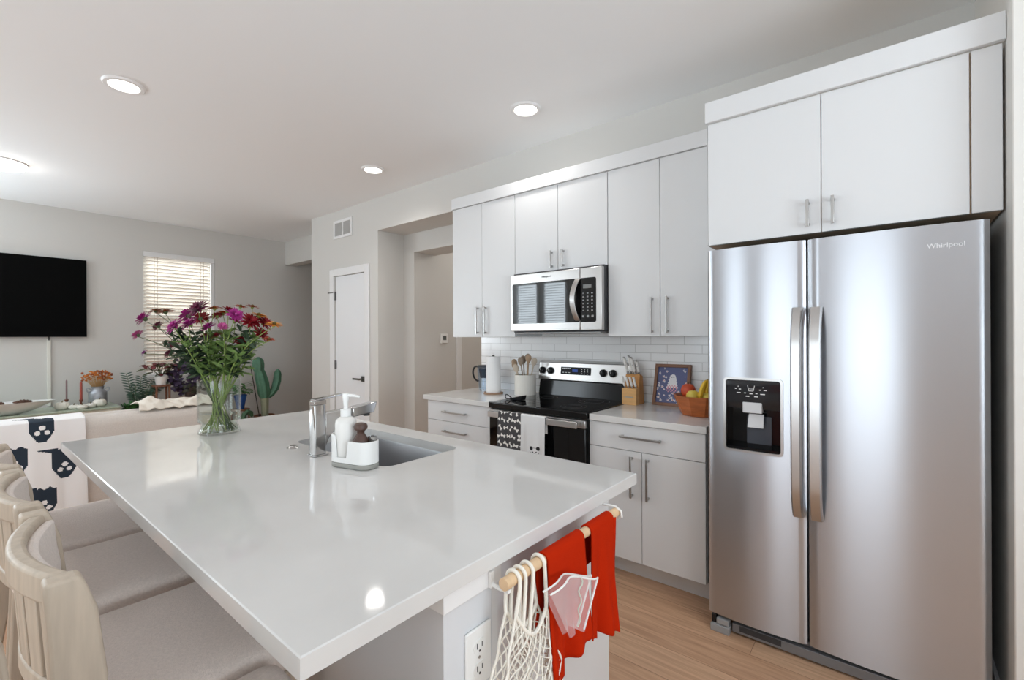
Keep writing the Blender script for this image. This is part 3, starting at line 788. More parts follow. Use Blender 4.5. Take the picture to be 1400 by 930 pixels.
fs += [(3, 2, 1, 0), tuple(n*4+j for j in range(4))]
mb._add(vs, fs); mb.build('handle', BRUSHV, md, bevel=0.002)
text_mesh('logo', 'Whirlpool', 0.018, mat('logo_grey', (120, 120, 122), 0.4, 0.4), md, (-1.80, MY-0.0012, 1.768), (PI/2, 0, 0), 0.0004)
MB().box(MX0+0.03, MX1-0.02, MY+0.02, MY+0.3, MZ0-0.012, MZ0-0.0005).build('underside_vent', GREYP, mw, bevel=0.002)

# ================================================================== ISLAND
IX0, IX1, IY0, IY1 = -2.76, -0.637, 0.31, 1.42
SKX0, SKX1, SKY0, SKY1 = -1.985, -1.335, 0.945, 1.305
ring_o = [(IX1, IY1), (IX0, IY1), (IX0, IY0), (IX1, IY0)]
tag(MB().holed(ring_o, rrect(SKX0, SKX1, SKY0, SKY1, 0.045, 8), 0.879, 0.914, 0.0022).build('island_countertop', QUARTZ, origin=(-1.7, 0.86, 0.879), smooth=False, weld=True), 'large glossy white quartz island top with a sink cutout', 'countertop')
isl = thing('kitchen_island', 'pale grey kitchen island base beneath the big quartz top', 'island', (-1.7, 0.93, 0))
KW = mat('island_wall_paint', (214, 216, 219), 0.8)
MB().box(-2.70, -0.66, 0.598, 0.735, 0, 0.878).build('knee_wall', KW, isl)
MB().box(-2.71, -0.648, 0.588, 0.755, 0.836, 0.8785).build('cap_trim', TRIM, isl, bevel=0.002)
cb = MB(); cb.box(-2.70, -2.68, 0.7555, 1.35, 0, 0.878); cb.box(-0.72, -0.70, 0.7555, 1.345, 0, 0.878); cb.box(-0.70, -0.66, 0.7355, 0.7552, 0, 0.8355)
cb.box(-2.68, -0.72, 0.7555, 0.775, 0, 0.66); cb.box(-2.68, -0.72, 0.775, 1.33, 0.10, 0.12)
part_label(cb.build('cabinet_carcass', CAB, isl), 'white end panels and back of the island cabinets')
for a, b in ((-2.68, -2.10), (-2.10, -1.71), (-1.71, -1.32), (-1.32, -0.72)):
    d = MB().box(a+G, b-G, 1.333, 1.352, 0.11, 0.872).build('door', CAB, isl, bevel=0.0015)
    b_ = MB(); hx = b-0.05
    b_.box(hx-0.0055, hx+0.0055, 1.376, 1.385, 0.62, 0.82)
    for zz in (0.632, 0.808): b_.box(hx-0.0055, hx+0.0055, 1.3522, 1.376, zz-0.0055, zz+0.0055)
    b_.build('handle', STEEL, d, bevel=0.001)
MB().box(-2.68, -0.72, 1.27, 1.285, 0, 0.0995).build('toe_kick', CAB, isl)
# outlet in the end wall
ol = thing('wall_outlet', 'white double electrical outlet on the end of the island', 'outlet', (-0.66, 0.69, 0.70))
MB().box(-0.6595, -0.653, 0.652, 0.727, 0.642, 0.764).build('cover_plate', WHITEP, ol, bevel=0.003)
for zz in (0.726, 0.680):
    r_ = MB(); r_.prism([(0.6895+0.017*math.cos(a), zz+0.0165*max(-0.8, min(0.8, math.sin(a)))) for a in [2*PI*i/20 for i in range(20)]], 'x', -0.6535, -0.6512)
    ro = r_.build('receptacle', WHITEP, ol)
    s_ = MB(); s_.box(-0.6515, -0.6507, 0.681, 0.6832, zz-0.003, zz+0.008); s_.box(-0.6515, -0.6507, 0.6955, 0.6975, zz-0.003, zz+0.007); s_.cyl((-0.6515, 0.6893, zz-0.009), (-0.6507, 0.6893, zz-0.009), 0.0026, n=10)
    s_.build('slots', DARKP, ro)
MB().cyl((-0.6532, 0.6895, 0.703), (-0.6518, 0.6895, 0.703), 0.003, n=10).build('screw', STEEL, ol)
# sink basin below the cutout
sk = thing('sink', 'stainless undermount sink basin set in the island top', 'sink', (-1.66, 1.13, 0.69))
mb = MB(); rings = [(0.020, 0.8785, 0.05), (0.004, 0.8785, 0.045), (0.002, 0.872, 0.045), (-0.004, 0.71, 0.05), (-0.03, 0.695, 0.05)]
vs = []; fs = []; nn = None
for (o, z, r_) in rings:
    pr = rrect(SKX0-o, SKX1+o, SKY0-o, SKY1+o, r_, 8); nn = len(pr)
    vs += [(p[0], p[1], z) for p in pr]
for i in range(len(rings)-1):
    for j in range(nn): a = i*nn+j; b = i*nn+(j+1) % nn; fs.append((a, b, b+nn, a+nn))
fs.append(tuple((len(rings)-1)*nn+j for j in range(nn)))
mb._add(vs, fs); mb.build('basin', SINKM, sk, solid=0.0012, recalc=True)
MB().lathe([(0.0, 0.004), (0.035, 0.004), (0.045, 0.001), (0.045, 0.007), (0.036, 0.009), (0.0, 0.006)], (-1.66, 1.13, 0.692), 24).build('drain', CHROME, sk)
# faucet
fx, fy_ = -1.682, 0.893
fa = thing('faucet', 'chrome pull-out kitchen faucet standing behind the island sink', 'faucet', (fx, fy_, 0.914))
MB().prism(rrect(fx-0.028, fx+0.028, fy_-0.03, fy_+0.03, 0.008), 'z', 0.9145, 0.919).build('base_flange', CHROME, fa, bevel=0.001)
mb = MB(); mb.prism(rrect(fx-0.021, fx+0.021, fy_-0.026, fy_+0.022, 0.008), 'z', 0.919, 1.105); mb.build('body', CHROME, fa, bevel=0.001)
# spout arm: tapering arc underneath
mb = MB(); pf = [(fy_+0.021, 1.073), (fy_+0.235, 1.086), (fy_+0.24, 1.055), (fy_+0.18, 1.046), (fy_+0.13, 1.042), (fy_+0.07, 1.012), (fy_+0.035, 0.975), (fy_+0.021, 0.94)]
mb.prism(pf, 'x', fx-0.0165, fx+0.0165); mb.build('spout', CHROME, fa, bevel=0.003)
mb = MB(); mb.hexa([(fx-0.018, fy_+0.135, 1.040), (fx+0.018, fy_+0.135, 1.040), (fx+0.020, fy_+0.235, 1.048), (fx-0.020, fy_+0.235, 1.048)], [(fx-0.018, fy_+0.135, 1.080), (fx+0.018, fy_+0.135, 1.080), (fx+0.020, fy_+0.250, 1.092), (fx-0.020, fy_+0.250, 1.092)])
sp = mb.build('spray_head', CHROME, fa, bevel=0.004)
MB().cyl((fx, fy_+0.21, 1.046), (fx, fy_+0.21, 1.036), 0.013, n=16).build('nozzle', DARKP, sp)
mb = MB(); mb.hexa([(fx-0.021, fy_-0.026, 1.1065), (fx+0.021, fy_-0.026, 1.1065), (fx+0.021, fy_+0.022, 1.1065), (fx-0.021, fy_+0.022, 1.1065)], [(fx-0.021, fy_-0.026, 1.120), (fx+0.021, fy_-0.026, 1.120), (fx+0.021, fy_+0.022, 1.124), (fx-0.021, fy_+0.022, 1.124)])
mb.hexa([(fx-0.019, fy_-0.022, 1.1205), (fx+0.019, fy_-0.022, 1.1205), (fx+0.012, fy_+0.105, 1.134), (fx-0.012, fy_+0.105, 1.134)], [(fx-0.019, fy_-0.022, 1.127), (fx+0.019, fy_-0.022, 1.127), (fx+0.012, fy_+0.105, 1.140), (fx-0.012, fy_+0.105, 1.140)])
mb.build('lever_handle', CHROME, fa, bevel=0.0015)
t = MB(); t.lathe([(0.0, 0.010), (0.012, 0.010), (0.014, 0.006), (0.021, 0.004), (0.024, 0.0005)], (-1.871, 0.886, 0.914), 28)
tag(t.build('air_switch_button', STEEL, origin=(-1.871, 0.886, 0.914)), 'small round metal disposal button set in the island top', 'button')

# sink caddy with dispenser, brush and scrubber
cx, cy = -1.435, 0.895
def cp_(u, v):   # caddy frame: u along its length, v across
    a = math.radians(14); return (cx+u*math.cos(a)-v*math.sin(a), cy+u*math.sin(a)+v*math.cos(a))
ca = thing('sink_caddy', 'white sink caddy with grey base beside the faucet', 'caddy', (cx, cy, 0.914))
def dense(pl, step=0.004):
    out = []
    for i in range(len(pl)):
        a, b = pl[i], pl[(i+1) % len(pl)]; d = math.hypot(b[0]-a[0], b[1]-a[1]); n_ = 12 if d > 0.02 else 1
        out += [(a[0]+(b[0]-a[0])*q/n_, a[1]+(b[1]-a[1])*q/n_) for q in range(n_)]
    return out
def caddy_uv(o): return dense(rrect(-0.088-o, 0.088+o, -0.042-o, 0.042+o, 0.036+o*0.6, 8))
def caddy_ring(o): return [cp_(u, v) for u, v in caddy_uv(o)]
mb = MB(); mb.prism(caddy_ring(0), 'z', 0.9145, 0.932)
part_label(mb.build('base_tray', mat('caddy_grey', (150, 150, 144), 0.5), ca, bevel=0.005, seg=3), 'grey base tray')
pr = caddy_ring(0.0); k = len(pr); pin = caddy_ring(-0.0035); vs = []; fs = []
zt = []
for i, (u, v) in enumerate(caddy_uv(0)):
    # low cut-out at the near side between the two compartments, tall elsewhere
    if v < -0.02 and -0.05 < u < 0.008: zt.append(0.950)
    elif u < -0.02: zt.append(1.026 if (v > -0.01 or u < -0.07) else 1.026)
    else: zt.append(1.008)
for i in range(k): vs += [(*pr[i], 0.9325), (*pr[i], zt[i]), (*pin[i], zt[i]), (*pin[i], 0.9325)]
for i in range(k):
    j = (i+1) % k
    for q_ in range(4): fs.append((i*4+q_, j*4+q_, j*4+(q_+1) % 4, i*4+(q_+1) % 4))
mb = MB(); mb._add(vs, fs)
mb.prism([cp_(u, v) for u, v in rrect(-0.084, 0.084, -0.038, 0.038, 0.032, 8)], 'z', 0.933, 0.937)
a = [cp_(0.010, -0.0385), cp_(0.0135, -0.0385), cp_(0.0135, 0.038), cp_(0.010, 0.038)]
mb.prism(a, 'z', 0.937, 1.006)
part_label(mb.build('holder', WHITEP, ca, bevel=0.001), 'white two-compartment holder')
bx, by = cp_(-0.042, 0.0)
sd = thing('soap_dispenser', 'white pump soap bottle standing in the sink caddy', 'soap dispenser', (bx, by, 0.9375))
MB().lathe([(0.0, 0.9375), (0.034, 0.9375), (0.0365, 0.945), (0.0365, 1.058), (0.0335, 1.072), (0.022, 1.082), (0.0175, 1.084), (0.0, 1.084)], (bx, by, 0), 28).build('bottle', mat('soap_bottle_white', (232, 230, 226), 0.25), sd)
MB().lathe([(0.0, 1.0845), (0.0175, 1.0845), (0.018, 1.11), (0.0, 1.11)], (bx, by, 0), 24).build('collar', WHITEP, sd)
mb = MB(); mb.lathe([(0.0, 1.1105), (0.007, 1.1105), (0.008, 1.128), (0.0115, 1.150), (0.0105, 1.164), (0.0, 1.165)], (bx, by, 0), 20)
mb.tube([(bx, by, 1.157), (bx+0.022, by+0.014, 1.157), (bx+0.044, by+0.028, 1.152)], [0.006, 0.0055, 0.0042], 10)
mb.build('pump', WHITEP, sd)
bx2, by2 = cp_(0.030, -0.004)
db = thing('dish_brush', 'small dish brush with dark turned wooden knob in the sink caddy', 'brush', (bx2, by2, 0.9375))
MB().lathe([(0.0, 0.9375), (0.020, 0.9375), (0.022, 0.965), (0.019, 0.978), (0.0, 0.978)], (bx2, by2, 0), 20).build('bristles', mat('bristle_cream', (220, 212, 196), 0.9), db)
MB().lathe([(0.0, 0.9785), (0.024, 0.9785), (0.028, 0.995), (0.027, 1.008), (0.018, 1.022), (0.012, 1.032), (0.014, 1.040), (0.022, 1.046), (0.0235, 1.055), (0.019, 1.064), (0.008, 1.068), (0.0, 1.068)], (bx2, by2, 0), 28).build('knob', mat('walnut_dark', (84, 62, 54), 0.4, var=0.2, vscale=30), db)
bx3, by3 = cp_(0.067, 0.012)
mb = MB(); mb.lathe([(0.0, 0.9375), (0.012, 0.9375), (0.0125, 0.99), (0.0155, 1.022), (0.0145, 1.022), (0.0115, 0.99), (0.0, 0.945)], (bx3, by3, 0), 20)
tag(mb.build('metal_cup', CHROME, origin=(bx3, by3, 0.9375)), 'small shiny steel cup standing in the sink caddy', 'cup')
bx4, by4 = cp_(-0.008, -0.024)
mb = MB(); mb.M = Matrix.Translation((bx4, by4, 0.9375)) @ Matrix.Rotation(0.35, 4, 'Y')
mb.box(-0.010, 0.010, -0.005, 0.005, 0.004, 0.052)
tag(mb.build('pan_scraper', WHITEP, origin=(bx4, by4, 0.9375), bevel=0.003), 'little white scraper leaning in the front of the sink caddy', 'scraper')

# ================================================================== THINGS ON THE KITCHEN COUNTERS
VGLASS = thin_glass('vase_glass', (0.93, 0.95, 0.94))
VWATER = thin_glass('vase_water_clear', (0.95, 0.96, 0.92), 1.33)
PGLASS = thin_glass('pitcher_plastic', (0.86, 0.91, 0.96), 1.4)

# water pitcher
px_, py_ = -2.605, 2.84
p = thing('water_pitcher', 'clear filter water pitcher with black handle behind the paper towel roll', 'pitcher', (px_, py_, 0.9145))
MB().lathe([(0.0, 0.9145), (0.050, 0.9145), (0.056, 0.925), (0.068, 1.10), (0.068, 1.105), (0.065, 1.105), (0.053, 0.93), (0.0, 0.921)], (px_, py_, 0), 28).build('jug', PGLASS, p)
MB().lathe([(0.0, 1.1055), (0.069, 1.1055), (0.069, 1.118), (0.060, 1.126), (0.0, 1.128)], (px_, py_, 0), 28).build('lid', mat('smoke_plastic', (70, 76, 86), 0.2), p)
MB().lathe([(0.0, 1.02), (0.042, 1.02), (0.056, 1.10), (0.0, 1.10)], (px_, py_, 0), 24).build('filter_funnel', mat('smoke_plastic', (70, 76, 86), 0.2), p)
MB().tube(bez3((px_-0.062, py_-0.02, 1.112), (px_-0.135, py_-0.035, 1.13), (px_-0.125, py_-0.035, 0.99), (px_-0.055, py_-0.02, 0.99), 14), 0.008, 10).build('handle', BLACKP, p)
# paper towel on its holder
hx, hy = -2.405, 2.715
t = thing('paper_towel_holder', 'round wooden upright holder carrying the white paper towel roll', 'holder', (hx, hy, 0.9145))
WOODL = mat('light_wood', (206, 174, 138), 0.5, var=0.12, vscale=12, stretch=(1, 1, 8))
MB().lathe([(0.0, 0.9145), (0.076, 0.9145), (0.078, 0.92), (0.076, 0.927), (0.0, 0.927)], (hx, hy, 0), 32).build('base', mat('holder_base_wood', (150, 120, 96), 0.5), t)
MB().lathe([(0.0, 0.9275), (0.008, 0.9275), (0.008, 1.208), (0.013, 1.214), (0.0, 1.222)], (hx, hy, 0), 16).build('rod', STEEL, t)
tag(MB().lathe([(0.022, 0.9275), (0.057, 0.9275), (0.0575, 0.93), (0.0575, 1.204), (0.057, 1.207), (0.022, 1.207)], (hx, hy, 0), 36, closed=True).build('paper_towel_roll', mat('paper_white', (236, 236, 236), 0.95, bump=0.15, bscale=300), origin=(hx, hy, 0.9275)), 'white paper towel roll standing on its wooden holder', 'paper towel')
# utensil crock
ux, uy = -2.155, 2.80
MB_ = MB().lathe([(0.0, 0.9145), (0.078, 0.9145), (0.082, 0.918), (0.082, 1.068), (0.079, 1.071), (0.076, 1.068), (0.076, 0.925), (0.0, 0.925)], (ux, uy, 0), 36)
tag(MB_.build('utensil_crock', mat('crock_white', (226, 222, 214), 0.35), origin=(ux, uy, 0.9145)), 'white cylindrical crock full of wooden spoons beside the range', 'crock')
SPW = [mat('spoon_wood', (172, 146, 120), 0.6, var=0.15, vscale=20), mat('spoon_wood_grey', (150, 134, 118), 0.6, var=0.15, vscale=20), mat('spoon_wood_pale', (200, 186, 168), 0.6)]
uten = [(-0.045, 0.005, -0.115, 0.0, 1.185, 0, 'broad wooden spoon leaning farthest out toward the paper towels'), (-0.030, -0.02, -0.085, -0.035, 1.165, 0, 'wooden spoon in the front of the crock leaning toward the paper towels'),
        (-0.015, 0.02, -0.035, 0.02, 1.215, 1, 'greyish wooden spatula standing in the middle of the crock'), (0.005, -0.025, -0.012, -0.045, 1.205, 1, 'greyish wooden spoon upright at the front of the crock'),
        (0.02, 0.015, 0.012, 0.02, 1.23, 1, 'tallest wooden spoon in the crock'), (0.035, -0.005, 0.045, -0.012, 1.225, 0, 'wooden spoon leaning toward the range in the crock'),
        (0.045, 0.02, 0.075, 0.025, 1.20, 2, 'pale wooden spatula at the range side of the crock'), (-0.005, -0.04, -0.055, -0.06, 1.15, 2, 'short pale wooden spoon low at the crock rim')]
for k, (a, b, c_, d_, zt_, mi, lb) in enumerate(uten):
    m0 = Vector((ux+a*0.4, uy+b*0.4, 0.927)); m1 = Vector((ux+c_, uy+d_, zt_)); dr_ = (m1-m0).normalized()
    s = MB(); s.tube([m0, m1-dr_*0.06], [0.0055, 0.005], 8)
    hd = MB(); pts = [m1-dr_*0.065, m1-dr_*0.05, m1-dr_*0.03, m1-dr_*0.012, m1]
    hd.tube(pts, [0.006, 0.017, 0.023, 0.020, 0.008], 12, flat=0.35)
    tt = thing('wooden_spoon', lb, 'utensil', m0, 'wooden utensils in the crock')
    s.build('shaft', SPW[mi], tt); hd.build('head', SPW[mi], tt)
# black looped utensil on the cooktop
tt = thing('looped_utensil', 'small black utensil with a looped wire end lying on the cooktop corner', 'spoon rest', (-2.03, 2.53, 0.9205))
MB().tube([(-2.04+0.07*math.cos(a)*-1 if False else -2.045-0.055*math.sin(a), 2.50+0.02*math.cos(a), 0.9255+0.045*math.sin(a)**2 * (0.5+0.5*math.cos(a))) for a in [PI*i/14 for i in range(15)]], 0.004, 8).build('loop', BLACKP, tt)
mb = MB(); mb.hexa([(-2.05, 2.475, 0.921), (-1.955, 2.495, 0.921), (-1.955, 2.545, 0.921), (-2.05, 2.535, 0.921)], [(-2.05, 2.48, 0.932), (-1.95, 2.49, 0.955), (-1.95, 2.55, 0.955), (-2.05, 2.53, 0.932)])
mb.build('scoop', BLACKP, tt, bevel=0.004)

# knife block and its knives
BAM = mat('bamboo_block', (214, 166, 108), 0.45, var=0.1, vscale=10, stretch=(1, 1, 6))
kb = thing('knife_block', 'light wooden knife block full of white-handled knives', 'knife block', (-1.305, 2.86, 0.9145))
MB().box(-1.356, -1.256, 2.80, 2.845, 0.9145, 1.022).build('front_block', BAM, kb, bevel=0.002)
MB().prism([(2.8455, 0.9145), (2.8455, 1.055), (2.862, 1.112), (2.905, 1.098), (2.93, 0.9145)], 'x', -1.356, -1.256).build('rear_block', mat('bamboo_dark', (196, 140, 78), 0.45, var=0.1, vscale=10, stretch=(1, 1, 6)), kb, bevel=0.002)
part_label(MB().box(-1.335, -1.278, 2.7985, 2.7998, 0.962, 0.968).build('badge', STEEL, kb), 'thin steel strip on the front')
HW = mat('knife_handle_white', (236, 234, 230), 0.3)
def knife(p, d, L, r, label, big):
    p = Vector(p); d = Vector(d).normalized()
    t = thing('kitchen_knife', label, 'knife', p, 'white-handled knives in the block')
    MB().tube([p, p+d*L*0.16], [r*0.75, r*0.8], 8).build('bolster', STEEL, t)
    q = [p+d*L*(0.165+0.8*s_) for s_ in (0, .25, .5, .75, 1.0)]
    ho = MB().tube(q, [r*0.9, r*1.05, r*0.95, r*1.1, r*1.0], 10, flat=0.7).build('grip', HW, t)
    if big:
        MB().tube([p+d*L*0.966, p+d*L*1.0+Vector((0.004, 0, 0.0))], [r*1.05, r*0.8], 10, flat=0.8).build('end_cap', STEEL, t)
        c_ = p+d*L*0.55; MB().tube([c_+Vector((0, -r*1.15, 0)), c_+Vector((0, -r*0.5, 0))], r*0.3, 8).build('rivet', STEEL, ho)
for k in range(4):
    knife((-1.344+k*0.026, 2.822, 1.0225), (-0.20, -0.14, 1), 0.078, 0.0078, ['first slim steak knife from the range end, front row of the block', 'second slim steak knife from the range end, front row of the block', 'third slim steak knife from the range end, front row of the block', 'last slim steak knife toward the picture, front row of the block'][k], False)
for k, (x_, y_, L, lb) in enumerate(((-1.338, 2.86, 0.115, 'big white-handled knife nearest the range in the back row'), (-1.312, 2.875, 0.125, 'tallest white-handled knife in the back row of the block'), (-1.29, 2.86, 0.115, 'white-handled knife just past the middle of the back row'), (-1.270, 2.88, 0.095, 'white-handled knife nearest the framed picture in the back row'))):
    knife((x_, y_, 1.055+(0.055 if True else 0)), (-0.18+0.02*k, -0.22, 1), L, 0.0105, lb, True)

# framed ghost picture leaning on the tiles
fp = thing('framed_picture', 'brown framed picture of a little white ghost among flowers', 'picture', (-1.08, 2.94, 0.9146))
Mf = Matrix.Translation((-1.08, 2.905, 0.9146)) @ Matrix.Rotation(-math.radians(14), 4, 'X')
FW, FH, ft = 0.232, 0.272, 0.020
mb = MB(); mb.M = Mf
mb.box(-FW/2, -FW/2+ft, 0, 0.022, 0, FH); mb.box(FW/2-ft, FW/2, 0, 0.022, 0, FH); mb.box(-FW/2+ft, FW/2-ft, 0, 0.022, 0, ft); mb.box(-FW/2+ft, FW/2-ft, 0, 0.022, FH-ft, FH)
mb.build('frame', mat('frame_walnut', (136, 98, 76), 0.5, var=0.15, vscale=14), fp, bevel=0.0015)
flw = [(random.Random(5+k).random(), random.Random(50+k).random(), 0.02+0.03*random.Random(90+k).random()) for k in range(70)]
def ghost(u, v):
    # u,v in 0..1 across the print
    X, Y = u-0.52, v-0.0
    if abs(X) < 0.028 + 0 and False: return 1
    for ex in (-0.035, 0.035):
        if (X-ex)**2+((v-0.72)*1.15)**2 < 0.017**2: return 4
    if v > 0.68 and (X/0.115)**2+((v-0.68)/0.125)**2 < 1: return 1
    if 0.42 < v <= 0.68 and abs(X) < 0.115+(0.68-v)*0.30+0.012*math.sin(v*90): 
        return 2 if (v < 0.5 and math.sin(u*70)*math.sin(v*60) > 0.1) else 1
    if 0.30 < v <= 0.42 and abs(X) < 0.2 and math.sin(u*60+v*20)*math.cos(v*70) > 0.15: return 2
    for (a, b, r) in flw:
        dx, dy = u-a, (v-b)*1.2
        if abs(a-0.52) < 0.2 and b > 0.3: continue
        q = math.hypot(dx, dy); th = math.atan2(dy, dx)
        if q < r*0.32: return 3 if r > 0.035 else 0
        if q < r*(0.75+0.25*math.cos(5*th)): return 1 if r > 0.03 else 5
    return 0
mb = MB(); mb.M = Mf
mb.grid(lambda u, v: (-FW/2+ft+u*(FW-2*ft), 0.010, ft+v*(FH-2*ft)), 56, 66, ghost)
mb.build('print', [mat('print_indigo', (98, 104, 142), 0.6), mat('print_white', (236, 234, 236), 0.6), mat('print_pink', (222, 160, 170), 0.6), mat('print_orange', (224, 150, 120), 0.6), mat('print_black', (30, 28, 40), 0.6), mat('print_lilac', (170, 172, 205), 0.6)], fp)
mb = MB(); mb.M = Mf; mb.box(-FW/2+ft, FW/2-ft, 0.012, 0.018, ft, FH-ft); mb.build('backing', mat('backing_card', (150, 120, 95), 0.8), fp)

# wooden fruit bowl and fruit
fbx, fby = -0.828, 2.70
BWL = mat('bowl_wood', (176, 98, 52), 0.35, var=0.25, vscale=9, stretch=(1, 1, 5))
mb = MB(); mb.lathe([(0.0, 0.9145), (0.098, 0.9145), (0.102, 0.918), (0.146, 1.024), (0.143, 1.026), (0.139, 1.024), (0.096, 0.924), (0.0, 0.922)], (fbx, fby, 0), 10, rot=0.2)
tag(mb.build('fruit_bowl', BWL, origin=(fbx, fby, 0.9145), ang=20), 'faceted reddish wooden bowl of fruit beside the refrigerator', 'bowl')
PEACH = mat('peach_skin', (206, 84, 52), 0.5, var=0.3, vscale=14)
YEL = mat('yellow_apple_skin', (218, 196, 84), 0.35, var=0.15, vscale=12)
BAN = mat('banana_skin', (226, 184, 52), 0.45, var=0.12, vscale=14)
STM = mat('fruit_stem', (92, 70, 44), 0.8)
def round_fruit(name, label, c, r, m_, cat, grp=None):
    t = thing(name, label, cat, (c[0], c[1], c[2]-r), grp)
    mb = MB(); k = 20
    mb.lathe([(0.0, -0.92*r), (0.35*r, -0.95*r), (0.75*r, -0.68*r), (0.98*r, -0.1*r), (0.9*r, 0.45*r), (0.55*r, 0.86*r), (0.22*r, 0.93*r), (0.0, 0.80*r)], c, k)
    mb.build('flesh', m_, t, sub=1)
    MB().cyl((c[0], c[1], c[2]+0.78*r), (c[0]+0.004, c[1]-0.003, c[2]+1.12*r), 0.0022, n=6).build('stem', STM, t)
round_fruit('peach', 'red and orange peach at the picture side of the fruit bowl', (fbx-0.062, fby-0.01, 1.046), 0.044, PEACH, 'peach')
round_fruit('apple', 'greenish yellow apple in the front of the fruit bowl', (fbx-0.015, fby-0.075, 1.020), 0.040, YEL, 'apple', 'yellow apples')
round_fruit('apple', 'yellow apple half hidden behind the refrigerator edge, low in the bowl', (fbx+0.062, fby-0.055, 1.014), 0.038, YEL, 'apple', 'yellow apples')
for k, (a0, lb) in enumerate(((0.0, 'front banana of the bunch in the fruit bowl'), (0.35, 'middle banana of the bunch in the fruit bowl'), (0.7, 'rear banana of the bunch next to the refrigerator'))):
    pts = []
    for i in range(13):
        t_ = i/12; a = -0.35+1.75*t_
        rr = 0.085
        y_ = fby-0.105+0.03*k+0.02+rr*(1-math.cos(a)); z_ = 1.036+0.012*k+rr*math.sin(a)*0.95
        x_ = fbx+0.022+0.022*k+0.03*t_
        pts.append((x_, y_, z_))
    rs = [0.006]+[0.0155 if 0 < i < 11 else 0.010 for i in range(1, 11)]+[0.0065, 0.005]
    rs[1] = 0.012; rs[10] = 0.0115
    tb = thing('banana', lb, 'banana', pts[0], 'bananas')
    MB().tube(pts[:12], rs[:12], 6).build('peel', BAN, tb, sub=1)
    MB().tube([pts[11], pts[12], Vector(pts[12])+Vector((0.004, 0.012, 0.006))], [0.0055, 0.005, 0.005], 8).build('stalk', mat('banana_stalk', (140, 120, 60), 0.7), tb)

# ================================================================== TOWELS ON THE RANGE
def bones(u, v):
    # scattered little bones, cells alternate direction
    cu, cv = u*4.2, v*9.0
    row = math.floor(cv); cu += 0.5*(row % 2); i = math.floor(cu)
    h = random.Random(int(i*31+row*17+5)); a = h.random()*PI
    dx, dy = (cu-i-0.5)*0.9, (cv-row-0.5)*0.95
    x_, y_ = dx*math.cos(a)+dy*math.sin(a), -dx*math.sin(a)+dy*math.cos(a)
    if abs(x_) < 0.26 and abs(y_) < 0.075: return 1
    for sx in (-0.26, 0.26):
        for sy in (-0.09, 0.09):
            if (x_-sx)**2+(y_-sy)**2 < 0.108**2: return 1
    return 0
def face(u, v):
    # small embroidered animal face with round dark ears near the lower end of the front
    X, Y = (u-0.60)*0.19, (v-0.655)*0.33
    for s in (-1, 1):
        if (X-s*0.022)**2+(Y+0.020)**2 < 0.0125**2: return 1
        if (X-s*0.010)**2+(Y-0.003)**2 < 0.0042**2: return 1
        if abs(X-s*(0.024+0.05*max(0, Y-0.02))) < 0.0016 and 0.002 < Y < 0.04: return 1
    if (X/0.008)**2+((Y-0.012)/0.005)**2 < 1: return 1
    if abs(X) < 0.0012 and 0.012 < Y < 0.03: return 1
    if 0.022 < math.hypot(X, Y-0.0) < 0.0245 and Y < 0.0 and abs(X) < 0.014: return 1
    return 0
def range_towel(label, x0, x1, zb, mats_, fn, seed, nu=60, nv=120):
    zt = 0.866; yb_, yf = RYF-0.0215, RYF-0.045; L1 = 0.10
    def path(s):           # s: length along the cloth from the back edge
        if s < L1: return (yb_, zt-L1+s)
        s -= L1; arc = PI*(yb_-yf)/2
        if s < arc:
            a = s/arc*PI; r_ = (yb_-yf)/2
            return ((yb_+yf)/2+r_*math.cos(a), zt+r_*math.sin(a)*0.6)
        return (yf, zt-(s-arc))
    tot = L1+PI*(yb_-yf)/2+(zt-zb)
    def P(u, v):
        y_, z_ = path(v*tot); f = max(0, (v*tot-L1-0.03)/(tot-L1))
        y_ -= f*0.012*(1+math.sin(u*9+seed)+0.4*math.sin(u*21+seed*2))
        return (x0+(x1-x0)*u+0.006*f*math.sin(seed+v*3)*(u-0.5)*2, y_, z_)
    v0 = (tot-(zt-zb))/tot
    mf = (lambda u, v: fn(u, (v-v0)/(1-v0)) if fn is face else fn(u, v))
    mb = MB(); mb.grid(P, nu, nv, mf)
    return tag(mb.build('dish_towel', mats_, origin=((x0+x1)/2, RYF-0.033, zb), solid=0.003), label, 'dish towel')
range_towel('charcoal dish towel with scattered white bones hanging on the range handle', -1.985, -1.802, 0.54, [mat('towel_charcoal', (74, 72, 74), 0.95), mat('towel_cream', (236, 234, 228), 0.95)], bones, 1.0, 90, 190)
range_towel('plain white dish towel with a small dark-eared animal face on the range handle', -1.799, -1.612, 0.54, [mat('towel_white', (226, 226, 226), 0.95), mat('thread_black', (36, 36, 40), 0.9)], face, 4.0, 110, 190)

